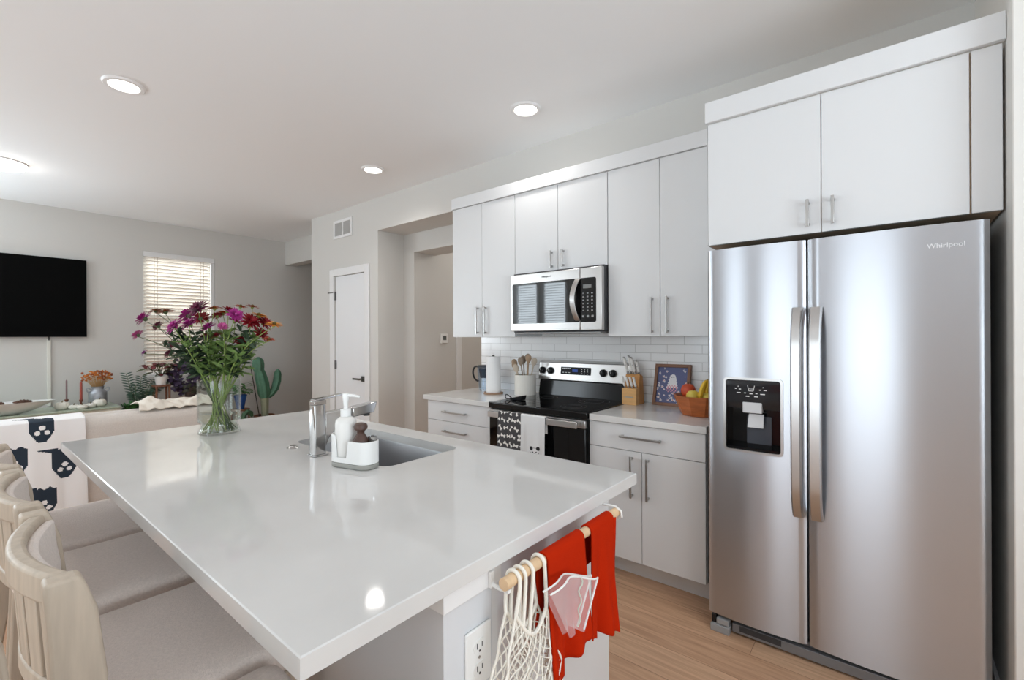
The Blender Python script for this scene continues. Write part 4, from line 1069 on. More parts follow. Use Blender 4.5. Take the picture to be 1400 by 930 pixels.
# ================================================================== TOWEL RAIL ON THE ISLAND END
DX, DZ_ = -0.600, 0.862
DOW = mat('dowel_wood', (222, 190, 152), 0.55, var=0.08, vscale=10, stretch=(1, 6, 1))
tr = thing('towel_rail', 'pale wooden dowel towel rail fixed under the island top overhang', 'towel rail', (-0.645, 0.95, 0.83))
MB().cyl((DX, 0.705, DZ_), (DX, 1.205, DZ_), 0.0125, n=16).build('dowel', DOW, tr)
b = MB(); b.box(-0.6475, -0.640, 0.712, 0.722, 0.838, 0.872); b.tube([(-0.645, 0.717, 0.846), (-0.62, 0.717, 0.843), (-0.600, 0.717, 0.845)], 0.0045, 8); b.box(-0.606, -0.594, 0.712, 0.722, 0.842, 0.8495)
part_label(b.build('bracket', WHITEP, tr), 'white plastic bracket under the dowel')
b = MB(); b.box(-0.6995, -0.692, 1.188, 1.206, 0.840, 0.876); b.tube([(-0.695, 1.197, 0.868), (-0.63, 1.197, 0.8765), (-0.600, 1.197, 0.8775), (-0.583, 1.197, 0.868), (-0.582, 1.197, 0.853), (-0.594, 1.197, 0.8455)], 0.0035, 8)
part_label(b.build('bracket', WHITEP, tr), 'white plastic hook bracket')
RED = mat('red_towel_cloth', (186, 40, 6), 0.95, spec=0.1, bump=0.35, bscale=500)
def rail_towel(label, y0, y1, zbf, zbb, seed, flare, dxf=0.0, edge=None):
    r_ = 0.0155; Lb = DZ_-zbb; Lf = DZ_-zbf; arc = PI*r_; tot = Lb+arc+Lf
    def P(u, v):
        s = v*tot; f = 0; 
        if s < Lb: x_, z_ = DX-r_, DZ_-Lb+s; f = (Lb-s)/Lb*0.5; sg = -1
        elif s < Lb+arc:
            a = (s-Lb)/arc*PI; x_, z_ = DX-r_*math.cos(a), DZ_+r_*math.sin(a); sg = 0
        else:
            q = s-Lb-arc; x_, z_ = DX+r_, DZ_-q; f = q/Lf; sg = 1
        g = (0.006+0.010*f)*f
        x_ += (g*1.0*(math.sin(u*8.5+seed)+0.5*math.sin(u*19+2*seed))+dxf*f) if sg > 0 else (0.3*g*math.sin(u*7+seed) if sg < 0 else 0)
        y_ = y0+(y1-y0)*u+flare*f*(u-0.5)
        if edge and sg > 0: z_ += edge(u)*f
        return (x_, y_, z_)
    mb = MB(); mb.grid(P, 36, 60)
    return tag(mb.build('hand_towel', RED, origin=(DX, (y0+y1)/2, zbf), solid=0.004), label, 'hand towel', 'red towels on the rail')
rail_towel('red towel behind the mesh bag, with a ragged slanting lower hem', 0.838, 0.995, 0.585, 0.70, 0.6, 0.015, 0.006, lambda u: 0.045*max(0, u-0.45)/0.55+0.004*math.sin(u*25))
tb_ = rail_towel('red towel at the rail end nearest the range, with a square lower hem', 1.032, 1.150, 0.560, 0.76, 2.2, 0.045, 0.010, lambda u: 0.045*(1-u)+0.003*math.sin(u*21))
def mb_fold(u, v): return (DX+0.0145-0.018*v+0.006*math.sin(v*3+u*2), 1.148+0.008*u+v*0.020*u+v*0.020, DZ_+0.003-v*0.285)
mbf = MB(); mbf.grid(mb_fold, 8, 24)
fo = mbf.build('back_fold', RED, None, origin=tuple(tb_.location), solid=0.003); fo.location = (0, 0, 0); fo.parent = tb_

# string bag
NET = mat('cotton_net', (240, 236, 226), 0.9)
sb = thing('string_bag', 'cream cotton net shopping bag hanging by its handles from the rail', 'bag', (-0.58, 0.80, 0.45))
def bag_sheet(xo, bulge, seed):
    def P(u, v):
        y_ = 0.772-0.0*v+(u-0.5)*(0.105+0.135*min(1, v*1.4)**0.8)
        z_ = 0.800-0.34*v-(0.045*math.sin(PI*u)+0.03*u)*(1-v)
        x_ = xo+bulge*math.sin(PI*u)*(0.15+0.85*min(1, v*2.2))+0.004*math.sin(u*23+seed+v*9)*min(1, v*4)
        y_ += 0.006*math.sin(v*26+u*9+seed)*min(1, v*4)
        return (x_, y_, z_)
    return P
FR, BK = (-0.580, 0.022, 0), (-0.606, -0.010, 2)
mb = MB(); nu, nv = 16, 22
for xo, bl_, sd_ in (FR, BK):
    Pf = bag_sheet(xo, bl_, sd_); vs = []; fs = []
    # diamond net
    idx = {}
    for j in range(nv+1):
        for i in range(nu+1):
            if (i+j) % 2 == 0:
                idx[(i, j)] = len(vs); vs.append(Pf(i/nu, j/nv))
    for j in range(nv+1):
        for i in range(nu+1):
            if (i+j) % 2 == 1:
                q = [idx.get(k) for k in ((i-1, j), (i, j-1), (i+1, j), (i, j+1)) if k in idx]
                if len(q) >= 3: fs.append(tuple(q))
    mb._add(vs, fs)
mb.build('net', NET, sb, wire=0.0042, smooth=False, recalc=False)
mb = MB()
for xo, bl_, sd_ in (FR, BK):
    Pf = bag_sheet(xo, bl_, sd_)
    mb.tube([Pf(i/20, 0) for i in range(21)], 0.0042, 8)
    mb.tube([Pf(0, i/20) for i in range(21)], 0.003, 6); mb.tube([Pf(1, i/20) for i in range(21)], 0.003, 6)
mb.build('rim', NET, sb)
def strap(uf, ub, yt):
    # a flat loop from the front rim up over the dowel and down to the back rim
    r_ = 0.0168; A = Vector(bag_sheet(*FR)(uf, 0)); B = Vector(bag_sheet(*BK)(ub, 0))
    pts = bez3(A, (DX+r_+0.004, A.y*0.7+yt*0.3, A.z*0.6+DZ_*0.4), (DX+r_+0.001, yt, DZ_-0.02), (DX+r_, yt, DZ_), 8)
    pts += [Vector((DX+r_*math.cos(a), yt, DZ_+r_*math.sin(a))) for a in [PI*i/8 for i in range(1, 9)]]
    pts += bez3((DX-r_, yt, DZ_), (DX-r_, yt, DZ_-0.02), (DX-r_*0.8, B.y*0.7+yt*0.3, B.z*0.6+DZ_*0.4), B, 8)[1:]
    return MB().tube(pts, 0.0042, 8)
strap(0.0, 0.0, 0.737).build('handle', NET, sb)
strap(0.20, 0.15, 0.756).build('handle', NET, sb)
strap(0.38, 0.45, 0.782).build('handle', NET, sb)
strap(1.0, 1.0, 0.824).build('handle', NET, sb)
# sheer produce bag
SHEER = mat('sheer_white_mesh', (240, 240, 240), 0.9, alpha=0.24)
pbag = thing('produce_bag', 'sheer white mesh produce bag with drawstring tucked beside the string bag', 'bag', (-0.555, 0.88, 0.74))
def pb_(u, v, off=0.0):
    # fan-shaped pouch: narrow at the bottom, flared corner at the top
    y_ = 0.868+(u-0.5)*(0.055+0.11*v)+0.030*v*u
    z_ = 0.715+0.112*v-0.035*v*u*u+0.008*math.sin(u*5)
    x_ = -0.548-0.012*v+0.008*math.sin(u*9+off*3)+off
    return (x_, y_, z_)
mb = MB(); mb.grid(lambda u, v: pb_(u, v, 0.0), 24, 18); mb.grid(lambda u, v: pb_(u, v, 0.018*1), 24, 18)
mb.build('pouch', SHEER, pbag)
mb = MB()
for off in (0.0, 0.018):
    mb.tube([pb_(i/16, 1.0, off) for i in range(17)], 0.0022, 6); mb.tube([pb_(1, i/12, off) for i in range(13)], 0.0022, 6)
mb.build('hem', mat('mesh_hem', (238, 238, 236), 0.9), pbag)
MB().tube([pb_(0.62+0.03*math.sin(i*1.2), 1-i/14*0.95, 0.024) for i in range(15)], 0.0016, 6).build('drawstring', mat('cord_green', (196, 204, 190), 0.9), pbag)

# ================================================================== COUNTER STOOLS
PALEW = mat('whitewashed_wood', (188, 174, 157), 0.5, var=0.10, vscale=7, stretch=(9, 9, 1))
SEATF = mat('beige_seat_fabric', (228, 216, 208), 0.95, bump=0.4, bscale=420, var=0.07, vscale=160, sheen=0.2)
st0 = thing('counter_stool', '', 'stool', (0, 0, 0), 'upholstered counter stools along the island')
SW = 0.255          # half width
ST = 0.645
mb = MB()           # cushion: rounded slab built from stacked outlines
prof = [(0.012, ST-0.075), (0.0, ST-0.062), (0.0, ST-0.022), (0.006, ST-0.008), (0.022, ST-0.001), (0.06, ST+0.004), (0.12, ST+0.006)]
vs = []; fs = []; k = 0
for (o, z) in prof:
    pr = rrect(-SW+0.004+o, SW-0.004-o, -0.205+o, 0.222-o, max(0.035-o*0.3, 0.012), 5); k = len(pr)
    vs += [(x_, y_, z) for x_, y_ in pr]
for i in range(len(prof)-1):
    for j in range(k): fs.append((i*k+j, i*k+(j+1) % k, (i+1)*k+(j+1) % k, (i+1)*k+j))
fs.append(tuple(range(k-1, -1, -1))); fs.append(tuple((len(prof)-1)*k+j for j in range(k)))
mb._add(vs, fs); mb.build('seat', SEATF, st0, ang=60)
mb = MB(); mb.box(-SW+0.03, SW-0.03, 0.165, 0.19, 0.52, 0.569); mb.box(-SW+0.03, SW-0.03, -0.195, -0.17, 0.52, 0.569); mb.box(-SW+0.012, -SW+0.036, -0.17, 0.165, 0.52, 0.569); mb.box(SW-0.036, SW-0.012, -0.17, 0.165, 0.52, 0.569)
mb.build('seat_frame', PALEW, st0, bevel=0.003)
BT = 0.945
for s in (-1, 1):
    mb = MB(); mb.hexa([(s*(SW-0.03)-0.017, 0.165, 0), (s*(SW-0.03)+0.017, 0.165, 0), (s*(SW-0.03)+0.017, 0.197, 0), (s*(SW-0.03)-0.017, 0.197, 0)], [(s*(SW-0.03)-0.022, 0.152, 0.5685), (s*(SW-0.03)+0.022, 0.152, 0.5685), (s*(SW-0.03)+0.022, 0.199, 0.5685), (s*(SW-0.03)-0.022, 0.199, 0.5685)])
    mb.build('leg', PALEW, st0, bevel=0.004)
    # rear leg runs up into the back post, sweeping slightly backward
    mb = MB(); xs = s*(SW-0.020)
    rows = [(-0.262, 0.017, 0.030, 0.0), (-0.225, 0.019, 0.036, 0.30), (-0.208, 0.021, 0.046, 0.60), (-0.212, 0.022, 0.074, 0.75), (-0.222, 0.022, 0.066, 0.88), (-0.232, 0.022, 0.054, 0.93), (-0.235, 0.021, 0.046, BT)]
    vs = []; fs = []
    for (yy, hw, dp_, z) in rows:
        vs += [(xs-hw, yy-dp_/2, z), (xs+hw, yy-dp_/2, z), (xs+hw, yy+dp_/2, z), (xs-hw, yy+dp_/2, z)]
    for i in range(len(rows)-1):
        for j in range(4): fs.append((i*4+j, i*4+(j+1) % 4, (i+1)*4+(j+1) % 4, (i+1)*4+j))
    fs.append((3, 2, 1, 0)); fs.append(tuple((len(rows)-1)*4+j for j in range(4)))
    mb._add(vs, fs); mb.build('leg', PALEW, st0, bevel=0.006, seg=3, ang=50)
def bow(u): return -0.045*(1-u*u)
def back_band(z0, z1, y0, th, nn=18, lean=0.0, puff=0.0):
    mb = MB(); vs = []; fs = []; W_ = SW-0.0425
    zz = [(z0+(z1-z0)*t_, t_) for t_ in ([0, 1] if not puff else [0, .12, .35, .65, .88, 1])]
    m_ = len(zz)
    for i in range(nn+1):
        u = -1+2*i/nn
        for (z, t_) in zz:
            y_ = y0+bow(u)+lean*t_
            pf_ = puff*math.sin(PI*t_)*(1-u**8) if puff else 0
            vs += [(u*W_, y_-th/2, z), (u*W_, y_+th/2+pf_, z)]
    n2 = m_*2
    for i in range(nn):
        a = i*n2; b = a+n2
        for q in range(m_-1):
            fs += [(a+q*2, a+q*2+2, b+q*2+2, b+q*2), (a+q*2+1, b+q*2+1, b+q*2+3, a+q*2+3)]
        fs += [(a, b, b+1, a+1), (a+n2-2, a+n2-1, b+n2-1, b+n2-2)]
    for e in (0, nn*n2):
        for q in range(m_-1): fs.append((e+q*2, e+q*2+1, e+q*2+3, e+q*2+2))
    mb._add(vs, fs); return mb
back_band(0.885, BT-0.004, -0.230, 0.030).build('top_rail', PALEW, st0, bevel=0.008, seg=3, ang=50)
back_band(0.70, 0.735, -0.216, 0.024).build('lower_rail', PALEW, st0, bevel=0.004, ang=50)
back_band(0.655, 0.925, -0.196, 0.018, puff=0.022, lean=-0.012).build('back_pad', SEATF, st0, bevel=0.006, ang=60)
for k in range(7):           # broad upright slats following the curve, narrow slots between them
    u0, u1 = -0.985+k*1.97/7+0.03, -0.985+(k+1)*1.97/7-0.03; W_ = SW-0.0425
    mb = MB(); vs = []
    for z_, yo in ((0.735, -0.219), (0.886, -0.229)):
        for u in (u0, u1): vs += [(u*W_, yo+bow(u)-0.007, z_), (u*W_, yo+bow(u)+0.006, z_)]
    mb._add(vs, [(0, 1, 3, 2), (4, 6, 7, 5), (0, 2, 6, 4), (1, 5, 7, 3), (0, 4, 5, 1), (2, 3, 7, 6)])
    mb.build('slat', PALEW, st0, bevel=0.002)
MB().box(-SW+0.05, SW-0.05, 0.172, 0.190, 0.22, 0.25).build('stretcher', PALEW, st0, bevel=0.003)
for s in (-1, 1): MB().box(s*(SW-0.03)-0.009, s*(SW-0.03)+0.009, -0.205, 0.166, 0.27, 0.30).build('stretcher', PALEW, st0, bevel=0.003)
SY = 0.362
st0.location = (-2.475, SY, 0)
st0['label'] = 'beige upholstered counter stool at the far end of the island, beside the ghost blanket'
dup(st0, 'beige counter stool second from the ghost blanket, its wooden back cut by the picture edge', (-1.918, SY, 0))
dup(st0, 'beige counter stool whose pale curved wooden back stands fully in view in front', (-1.352, SY, 0), -0.01)
dup(st0, 'beige counter stool at the outlet end of the island, only its seat corner showing', (-0.826, SY-0.118, 0), 0.0)

# ================================================================== LIVING AREA
SOFA = mat('sofa_linen', (214, 206, 199), 0.95, bump=0.3, bscale=350, var=0.05, vscale=120, sheen=0.2)
so = thing('sofa', 'beige fabric sofa with its back to the kitchen island', 'sofa', (-4.65, 0.2, 0))
SY0, SY1 = -1.15, 1.45
def soft(x0, x1, y0, y1, z0, z1, b=0.05): 
    return MB().box(x0, x1, y0, y1, z0, z1), b
MB().box(-5.10, -4.235, SY0+0.16, SY1-0.16, 0.12, 0.30).build('base', SOFA, so, bevel=0.02)
mb = MB(); mb.grid(lambda u, v: (0, 0, 0), 1, 1) if False else None
# back: slightly rounded box following its length
mb = MB(); n = 20; sec = [(-4.42, 0.12), (-4.21, 0.12), (-4.20, 0.30), (-4.20, 0.76), (-4.215, 0.80), (-4.25, 0.822), (-4.31, 0.826), (-4.37, 0.812), (-4.40, 0.78), (-4.42, 0.5)]
vs = []; fs = []
for i in range(n+1):
    y_ = SY0+(SY1-SY0)*i/n
    e = min(1, min(i, n-i)/1.0+0.90)
    for (x_, z_) in sec: vs.append((-4.31+(x_+4.31)*e, y_, 0.12+(z_-0.12)*(0.985 if e < 1 else 1)+0.004*math.sin(i*1.7)))
k = len(sec)
for i in range(n):
    for j in range(k): fs.append((i*k+j, i*k+(j+1) % k, (i+1)*k+(j+1) % k, (i+1)*k+j))
fs.append(tuple(range(k-1, -1, -1))); fs.append(tuple(n*k+j for j in range(k)))
mb._add(vs, fs); mb.build('backrest', SOFA, so, ang=60)
for y0, y1 in ((SY0, SY0+0.16), (SY1-0.16, SY1)):
    MB().box(-5.10, -4.425, y0, y1, 0.12, 0.60).build('arm', SOFA, so, bevel=0.045, seg=4)
for y0, y1 in ((SY0+0.165, 0.145), (0.15, SY1-0.165)):
    MB().box(-5.09, -4.43, y0, y1, 0.302, 0.45).build('seat_cushion', SOFA, so, bevel=0.045, seg=4)
    MB().box(-4.60, -4.425, y0+0.005, y1-0.005, 0.455, 0.815).build('back_cushion', SOFA, so, bevel=0.06, seg=4)
for xx in (-5.03, -4.28):
    for yy in (SY0+0.07, SY1-0.07):
        MB().cyl((xx, yy, 0), (xx, yy, 0.119), 0.018, 0.025, 12).build('leg', mat('sofa_leg_wood', (96, 70, 50), 0.5), so)
# cream throw bunched over the sofa back
def thr(u, v):
    y_ = 0.90+0.53*u; s = v
    hump = 0.022+0.040*math.exp(-((u-0.16)/0.13)**2)+0.024*math.exp(-((u-0.72)/0.2)**2)+0.010*math.sin(u*17)*math.sin(v*5)
    a = v; x_ = -4.56+(0.332+0.006*math.sin(u*15))*a; z_ = 0.834+hump*math.sin(PI*min(1, a*0.95+0.05))**0.8*(1 if a < 0.85 else max(0, (1-a)/0.15)) - 0.004*max(0, (a-0.85)/0.15)
    z_ += 0.006*math.sin(u*31+v*9)+0.004*math.sin(u*53-v*14)
    return (x_, y_+0.02*math.sin(v*4), max(z_, 0.6)+0.006)
mb = MB(); mb.grid(thr, 50, 30)
tag(mb.build('throw_blanket', mat('throw_cream', (226, 218, 206), 0.95, bump=0.3, bscale=200), origin=(-4.3, 1.15, 0.84), solid=0.006), 'crumpled cream throw lying over the sofa back behind the vase', 'throw')
# knitted blanket with upside-down ghosts
def knit(y_, z_):
    for (yc, zt_, zb_) in ((0.382, 0.900, 0.700), (0.262, 0.700, 0.500), (0.484, 0.652, 0.448), (0.385, 0.424, 0.225)):
        H = zt_-zb_; t_ = (zt_-z_)/H
        dx = y_-yc
        for (a, b, r) in ((-0.021, 0.060, 0.0135), (0.023, 0.060, 0.0135), (0.002, 0.092, 0.0155)):
            if (dx-a)**2+((z_-zb_)-b)**2 < r*r: return 0
        hem = 0.09+0.035*math.sin(dx*130+1.0)
        if dx < -0.03 and dx > -0.125 and 0.0 < t_ < 0.03+0.16*(dx+0.125)/0.095: return 1
        if hem <= t_ < 0.62 and abs(dx) < 0.058: return 1
        if 0.62 <= t_ < 1.0 and abs(dx) < 0.058-0.040*((t_-0.62)/0.38)**1.3: return 1
    return 0
BY0, BY1, BZ0 = 0.11, 0.588, 0.185
def blk(u, v):
    y_ = BY0+(BY1-BY0)*u
    L1, L2 = 0.02, 0.20; tot = L1+L2+(0.832-BZ0); s = v*tot
    if s < L1: x_, z_ = -4.422, 0.836
    elif s < L1+L2:
        a = (s-L1)/L2; x_ = -4.422+0.226*a; z_ = 0.832+0.012*math.sin(PI*a)+0.004*(1-a)
    else:
        q = s-L1-L2; f = q/(0.832-BZ0); x_ = -4.189+0.020*f*(1+math.sin(u*13+1.0)+0.5*math.sin(u*27+2)); z_ = 0.832-q
        y_ += 0.012*f*(u-0.3)
    return (x_, y_, z_)
tot_b = 0.02+0.20+(0.832-BZ0)
def knit_uv(u, v):
    s = v*tot_b
    z_ = 0.832-(s-0.22) if s > 0.22 else 0.832+ (0.22-s)
    return knit(BY0+(BY1-BY0)*u, z_)
mb = MB(); mb.grid(blk, 96, 190, knit_uv)
tag(mb.build('knit_blanket', [mat('knit_white', (250, 250, 251), 0.95), mat('knit_navy', (44, 56, 70), 0.95)], origin=(-4.2, 0.35, 0.83), solid=0.008), 'white knitted blanket with dark upside-down ghosts draped over the sofa back', 'blanket')

# television and its cable cover
tv = thing('television', 'large black flat television on the living area wall', 'television', (XT, 0.25, 1.84))
TY0, TY1, TZ0, TZ1 = -0.56, 1.063, 1.384, 2.298
MB().box(XT+0.025, XT+0.06, TY0, TY1, TZ0, TZ1).build('casing', mat('tv_black', (10, 10, 11), 0.5, spec=0.1), tv, bevel=0.003)
MB().box(XT+0.06, XT+0.0615, TY0+0.008, TY1-0.008, TZ0+0.014, TZ1-0.008).build('screen', mat('tv_screen', (8, 8, 8), 0.45, spec=0.04), tv)
MB().box(XT+0.001, XT+0.0245, 0.0, 0.5, 1.65, 2.05).build('wall_mount', BLACKP, tv)
MB().tube([(XT+0.03, 0.742, 1.392), (XT+0.028, 0.744, 1.37), (XT+0.022, 0.744, 1.345)], 0.006, 8).build('cable', BLACKP, tv)
tag(MB().box(XT+0.0008, XT+0.022, 0.727, 0.761, 0.585, 1.355).build('cable_cover', mat('cable_cover_white', (226, 224, 216), 0.5), origin=(XT, 0.744, 0.59), bevel=0.004), 'vertical white cable cover on the wall below the television', 'cable cover')
# media console
mc = thing('media_console', 'pale low console with a sage green top below the television', 'console', (-7.16, 0.1, 0))
CT = 0.578
MB().box(-7.46, -6.87, -1.0, 1.28, CT-0.018, CT).build('top', mat('sage_top', (170, 182, 164), 0.25), mc, bevel=0.003)
MB().box(-7.45, -6.885, -0.99, 1.27, 0.16, CT-0.0185).build('body', mat('console_cream', (214, 206, 190), 0.6), mc, bevel=0.003)
for k in range(3):
    d = MB().box(-6.8845, -6.868, -0.985+k*0.75, -0.24+k*0.75, 0.17, CT-0.03).build('door', mat('console_cream', (214, 206, 190), 0.6), mc, bevel=0.002)
    MB().ball((-6.860, -0.30+k*0.75, 0.40), 0.010, n=10, m=6).build('knob', STEEL, d)
for xx in (-7.40, -6.94):
    for yy in (-0.92, 1.20): MB().cyl((xx, yy, 0), (xx, yy, 0.1595), 0.015, 0.022, 10).build('leg', mat('console_leg', (180, 150, 116), 0.5), mc)
# dough bowl with pine cones
bwx, bwy = -7.02, 0.30
mb = MB(); mb.lathe([(0.0, 0.0), (0.15, 0.0), (0.25, 0.03), (0.36, 0.095), (0.40, 0.125), (0.385, 0.122), (0.34, 0.09), (0.23, 0.035), (0.12, 0.015), (0.0, 0.012)], (bwx, bwy, CT+0.0005), 36, sx=0.36, sy=1.12)
tag(mb.build('dough_bowl', mat('bowl_whitewash', (214, 214, 212), 0.6, var=0.06, vscale=9), origin=(bwx, bwy, CT)), 'long shallow whitish bowl on the console below the television', 'bowl')
def cone(x_, y_, z_, lb, ln):
    t = thing('pine_cone', lb, 'pine cone', (x_, y_, z_-0.02), 'pine cones in the bowl')
    mb = MB(); mb.M = Matrix.Translation((x_, y_, z_)) @ Matrix.Rotation(PI/2, 4, 'X')
    prof = []
    for i in range(13):
        s_ = i/12; r_ = 0.024*math.sin(PI*(s_*0.9+0.07)); prof.append((r_*(1.15 if i % 2 else 0.85), (s_-0.5)*ln))
    prof[0] = (0, -0.5*ln); prof[-1] = (0, 0.5*ln)
    mb.lathe(prof, (0, 0, 0), 14); mb.build('scales', mat('cone_brown', (92, 64, 52), 0.8, var=0.3, vscale=60), t)
cone(-7.02, 0.50, 0.702, 'brown pine cone toward the open end of the long bowl', 0.15)
cone(-7.00, 0.33, 0.700, 'darker pine cone beside the picture edge in the long bowl', 0.09)
# white pumpkins
PUMP = mat('pumpkin_white', (234, 230, 220), 0.6); PSTEM = mat('pumpkin_stem', (120, 110, 84), 0.8)
def pumpkin(y_, r, h, lb, x_=-7.08):
    t = thing('white_pumpkin', lb, 'pumpkin', (x_, y_, CT+0.0005), 'white pumpkins on the console')
    mb = MB(); n, m_ = 40, 12; vs = []; fs = []
    for i in range(m_+1):
        a = -PI/2+PI*i/m_
        for j in range(n):
            th_ = 2*PI*j/n; rr = r*max(0.12, math.cos(a)**0.8)*(1-0.09*abs(math.cos(th_*4.5+0.3))**6)
            dz = h/2*math.sin(a)*(1-0.22*max(0, 1-abs(math.cos(a))*1.6))
            vs.append((x_+rr*math.cos(th_), y_+rr*math.sin(th_), CT+0.0005+h/2*0.80+dz*1.0))
    for i in range(m_):
        for j in range(n): fs.append((i*n+j, i*n+(j+1) % n, (i+1)*n+(j+1) % n, (i+1)*n+j))
    fs.append(tuple(range(n-1, -1, -1))); fs.append(tuple(m_*n+j for j in range(n)))
    mb._add(vs, fs)
    zmin = min(v_[2] for v_ in mb.v)
    for v_ in mb.v: v_[2] += CT+0.0006-zmin
    mb.build('skin', PUMP, t)
    zt_ = max(v_[2] for v_ in mb.v)-0.012
    MB().tube([(x_, y_, zt_), (x_, y_, zt_+0.018), (x_+0.004, y_+0.006, zt_+0.028)], [0.008, 0.005, 0.006], 8).build('stem', PSTEM, t)
pumpkin(0.805, 0.066, 0.095, 'white pumpkin next to the long bowl on the console')
pumpkin(0.893, 0.046, 0.055, 'small white pumpkin below the mauve candle', -7.02)
pumpkin(0.952, 0.052, 0.055, 'flat white pumpkin below the red candle', -6.96)
pumpkin(1.030, 0.048, 0.058, 'small white pumpkin between the red candle and milk can', -7.02)
pumpkin(1.118, 0.064, 0.095, 'white pumpkin in front of the galvanized milk can')
def candle(x_, y_, z0, z1, r, rgb, nm, lb):
    t = thing('candlestick', lb, 'candle', (x_, y_, CT+0.0005), 'taper candles on the console')
    MB().lathe([(0.0, CT+0.0005), (0.036, CT+0.0005), (0.034, CT+0.010), (0.010, CT+0.018), (0.008, z0-0.03), (0.017, z0-0.018), (0.018, z0), (0.0, z0)], (x_, y_, 0), 20).build('holder', mat('holder_brown', (120, 72, 56), 0.5), t)
    MB().lathe([(0.0, z0+0.0005), (r, z0+0.0005), (r*0.92, z1-0.012), (r*0.5, z1), (0.0, z1+0.001)], (x_, y_, 0), 14).build('taper', mat(nm, rgb, 0.5), t)
    MB().cyl((x_, y_, z1), (x_, y_, z1+0.012), 0.0012, n=5).build('wick', BLACKP, t)
candle(-7.22, 0.858, 0.675, 0.893, 0.0085, (128, 102, 104), 'mauve_wax', 'thin mauve taper candle behind the white pumpkins')
candle(-7.12, 0.966, 0.668, 0.868, 0.0125, (158, 72, 58), 'rust_wax', 'rust red taper candle behind the white pumpkins')
# milk can with dried flowers
GALV = mat('galvanized_metal', (176, 180, 186), 0.42, 0.75, var=0.15, vscale=22)
mx_, my_ = -7.24, 1.128
cn = thing('milk_can', 'galvanized metal milk can vase holding dried orange flowers', 'milk can', (mx_, my_, CT+0.0005))
MB().lathe([(0.0, 0.5785), (0.082, 0.5785), (0.085, 0.583), (0.085, 0.72), (0.080, 0.738), (0.056, 0.757), (0.052, 0.768), (0.058, 0.795), (0.062, 0.798), (0.055, 0.797), (0.048, 0.77), (0.050, 0.757), (0.0, 0.75)], (mx_, my_, 0), 32).build('can', GALV, cn)
for s in (-1, 1):
    MB().tube([(mx_+0.02, my_+s*0.050, 0.757), (mx_+0.02, my_+s*0.088, 0.785), (mx_+0.02, my_+s*0.102, 0.778), (mx_+0.02, my_+s*0.096, 0.745), (mx_+0.02, my_+s*0.080, 0.732)], 0.006, 8).build('handle', GALV, cn)
DRY = mat('dried_orange', (196, 116, 52), 0.9); DRY2 = mat('dried_rust', (150, 78, 48), 0.9); STRAW = mat('dried_stem', (196, 158, 106), 0.9)
dr_b = thing('dried_flower_bunch', 'bunch of dried orange flowers standing in the milk can', 'dried flowers', (mx_, my_, 0.76))
mbs = MB(); mbh = MB(); mbh2 = MB()
rd = random.Random(4)
for k in range(120):
    a = rd.uniform(0, 2*PI); rr = 0.145*math.sqrt(rd.random()); 
    z_ = 0.935+rd.uniform(-0.045, 0.05)-1.2*rr*rr
    x_, y_ = mx_+rr*math.cos(a)*0.8, my_+rr*math.sin(a)
    mbs.tube([(mx_+rr*0.2*math.cos(a), my_+rr*0.2*math.sin(a), 0.762), (mx_+rr*0.55*math.cos(a)*0.8, my_+rr*0.55*math.sin(a), 0.84), (x_, y_, z_)], [0.0016, 0.0014, 0.001], 4, caps=False)
    (mbh if rd.random() < 0.72 else mbh2).ball((x_, y_, z_), 0.0075+0.006*rd.random(), n=7, m=5)
part_label(mbs.build('stems', STRAW, dr_b), 'straw coloured stems')
o = part_label(mbh.build('flower_heads', DRY, dr_b), 'orange dried heads'); o['kind'] = 'stuff'
o = part_label(mbh2.build('flower_heads', DRY2, dr_b), 'rust brown dried heads'); o['kind'] = 'stuff'

# ------------------------------------------------------------------ house plants by the window
SOIL = mat('potting_soil', (74, 54, 42), 0.95); 
def leafm(n_, c, r=0.5): return mat(n_, c, r, var=0.18, vscale=14)
LZZ = leafm('leaf_zz', (54, 84, 66), 0.35); LGR = leafm('leaf_bright', (78, 132, 62), 0.45); LJD = leafm('leaf_jade', (58, 104, 56), 0.4); LCO = leafm('leaf_coleus', (104, 42, 46), 0.5); LCG = leafm('leaf_olive', (84, 90, 60), 0.5)
LPU = leafm('leaf_purple', (66, 52, 78), 0.5); LDK = leafm('leaf_dark', (60, 60, 44), 0.5); CAC = leafm('cactus_skin', (84, 128, 104), 0.55); CACW = mat('cactus_woody', (156, 160, 134), 0.8)
def pot(parent, x_, y_, z0, z1, r0, r1, m_, name='pot'):
    o = MB().lathe([(0.0, z0), (r0, z0), (r0+0.002, z0+0.004), (r1, z1-0.012), (r1+0.004, z1-0.01), (r1+0.004, z1), (r1-0.006, z1), (r1-0.008, z1-0.02), (0.0, z1-0.022)], (x_, y_, 0), 26).build(name, m_, parent)
    MB().lathe([(0.0, z1-0.016), (r1-0.0095, z1-0.016), (r1-0.0095, z1-0.0195), (0.0, z1-0.0195)], (x_, y_, 0), 20).build('soil', SOIL, parent)
    return o
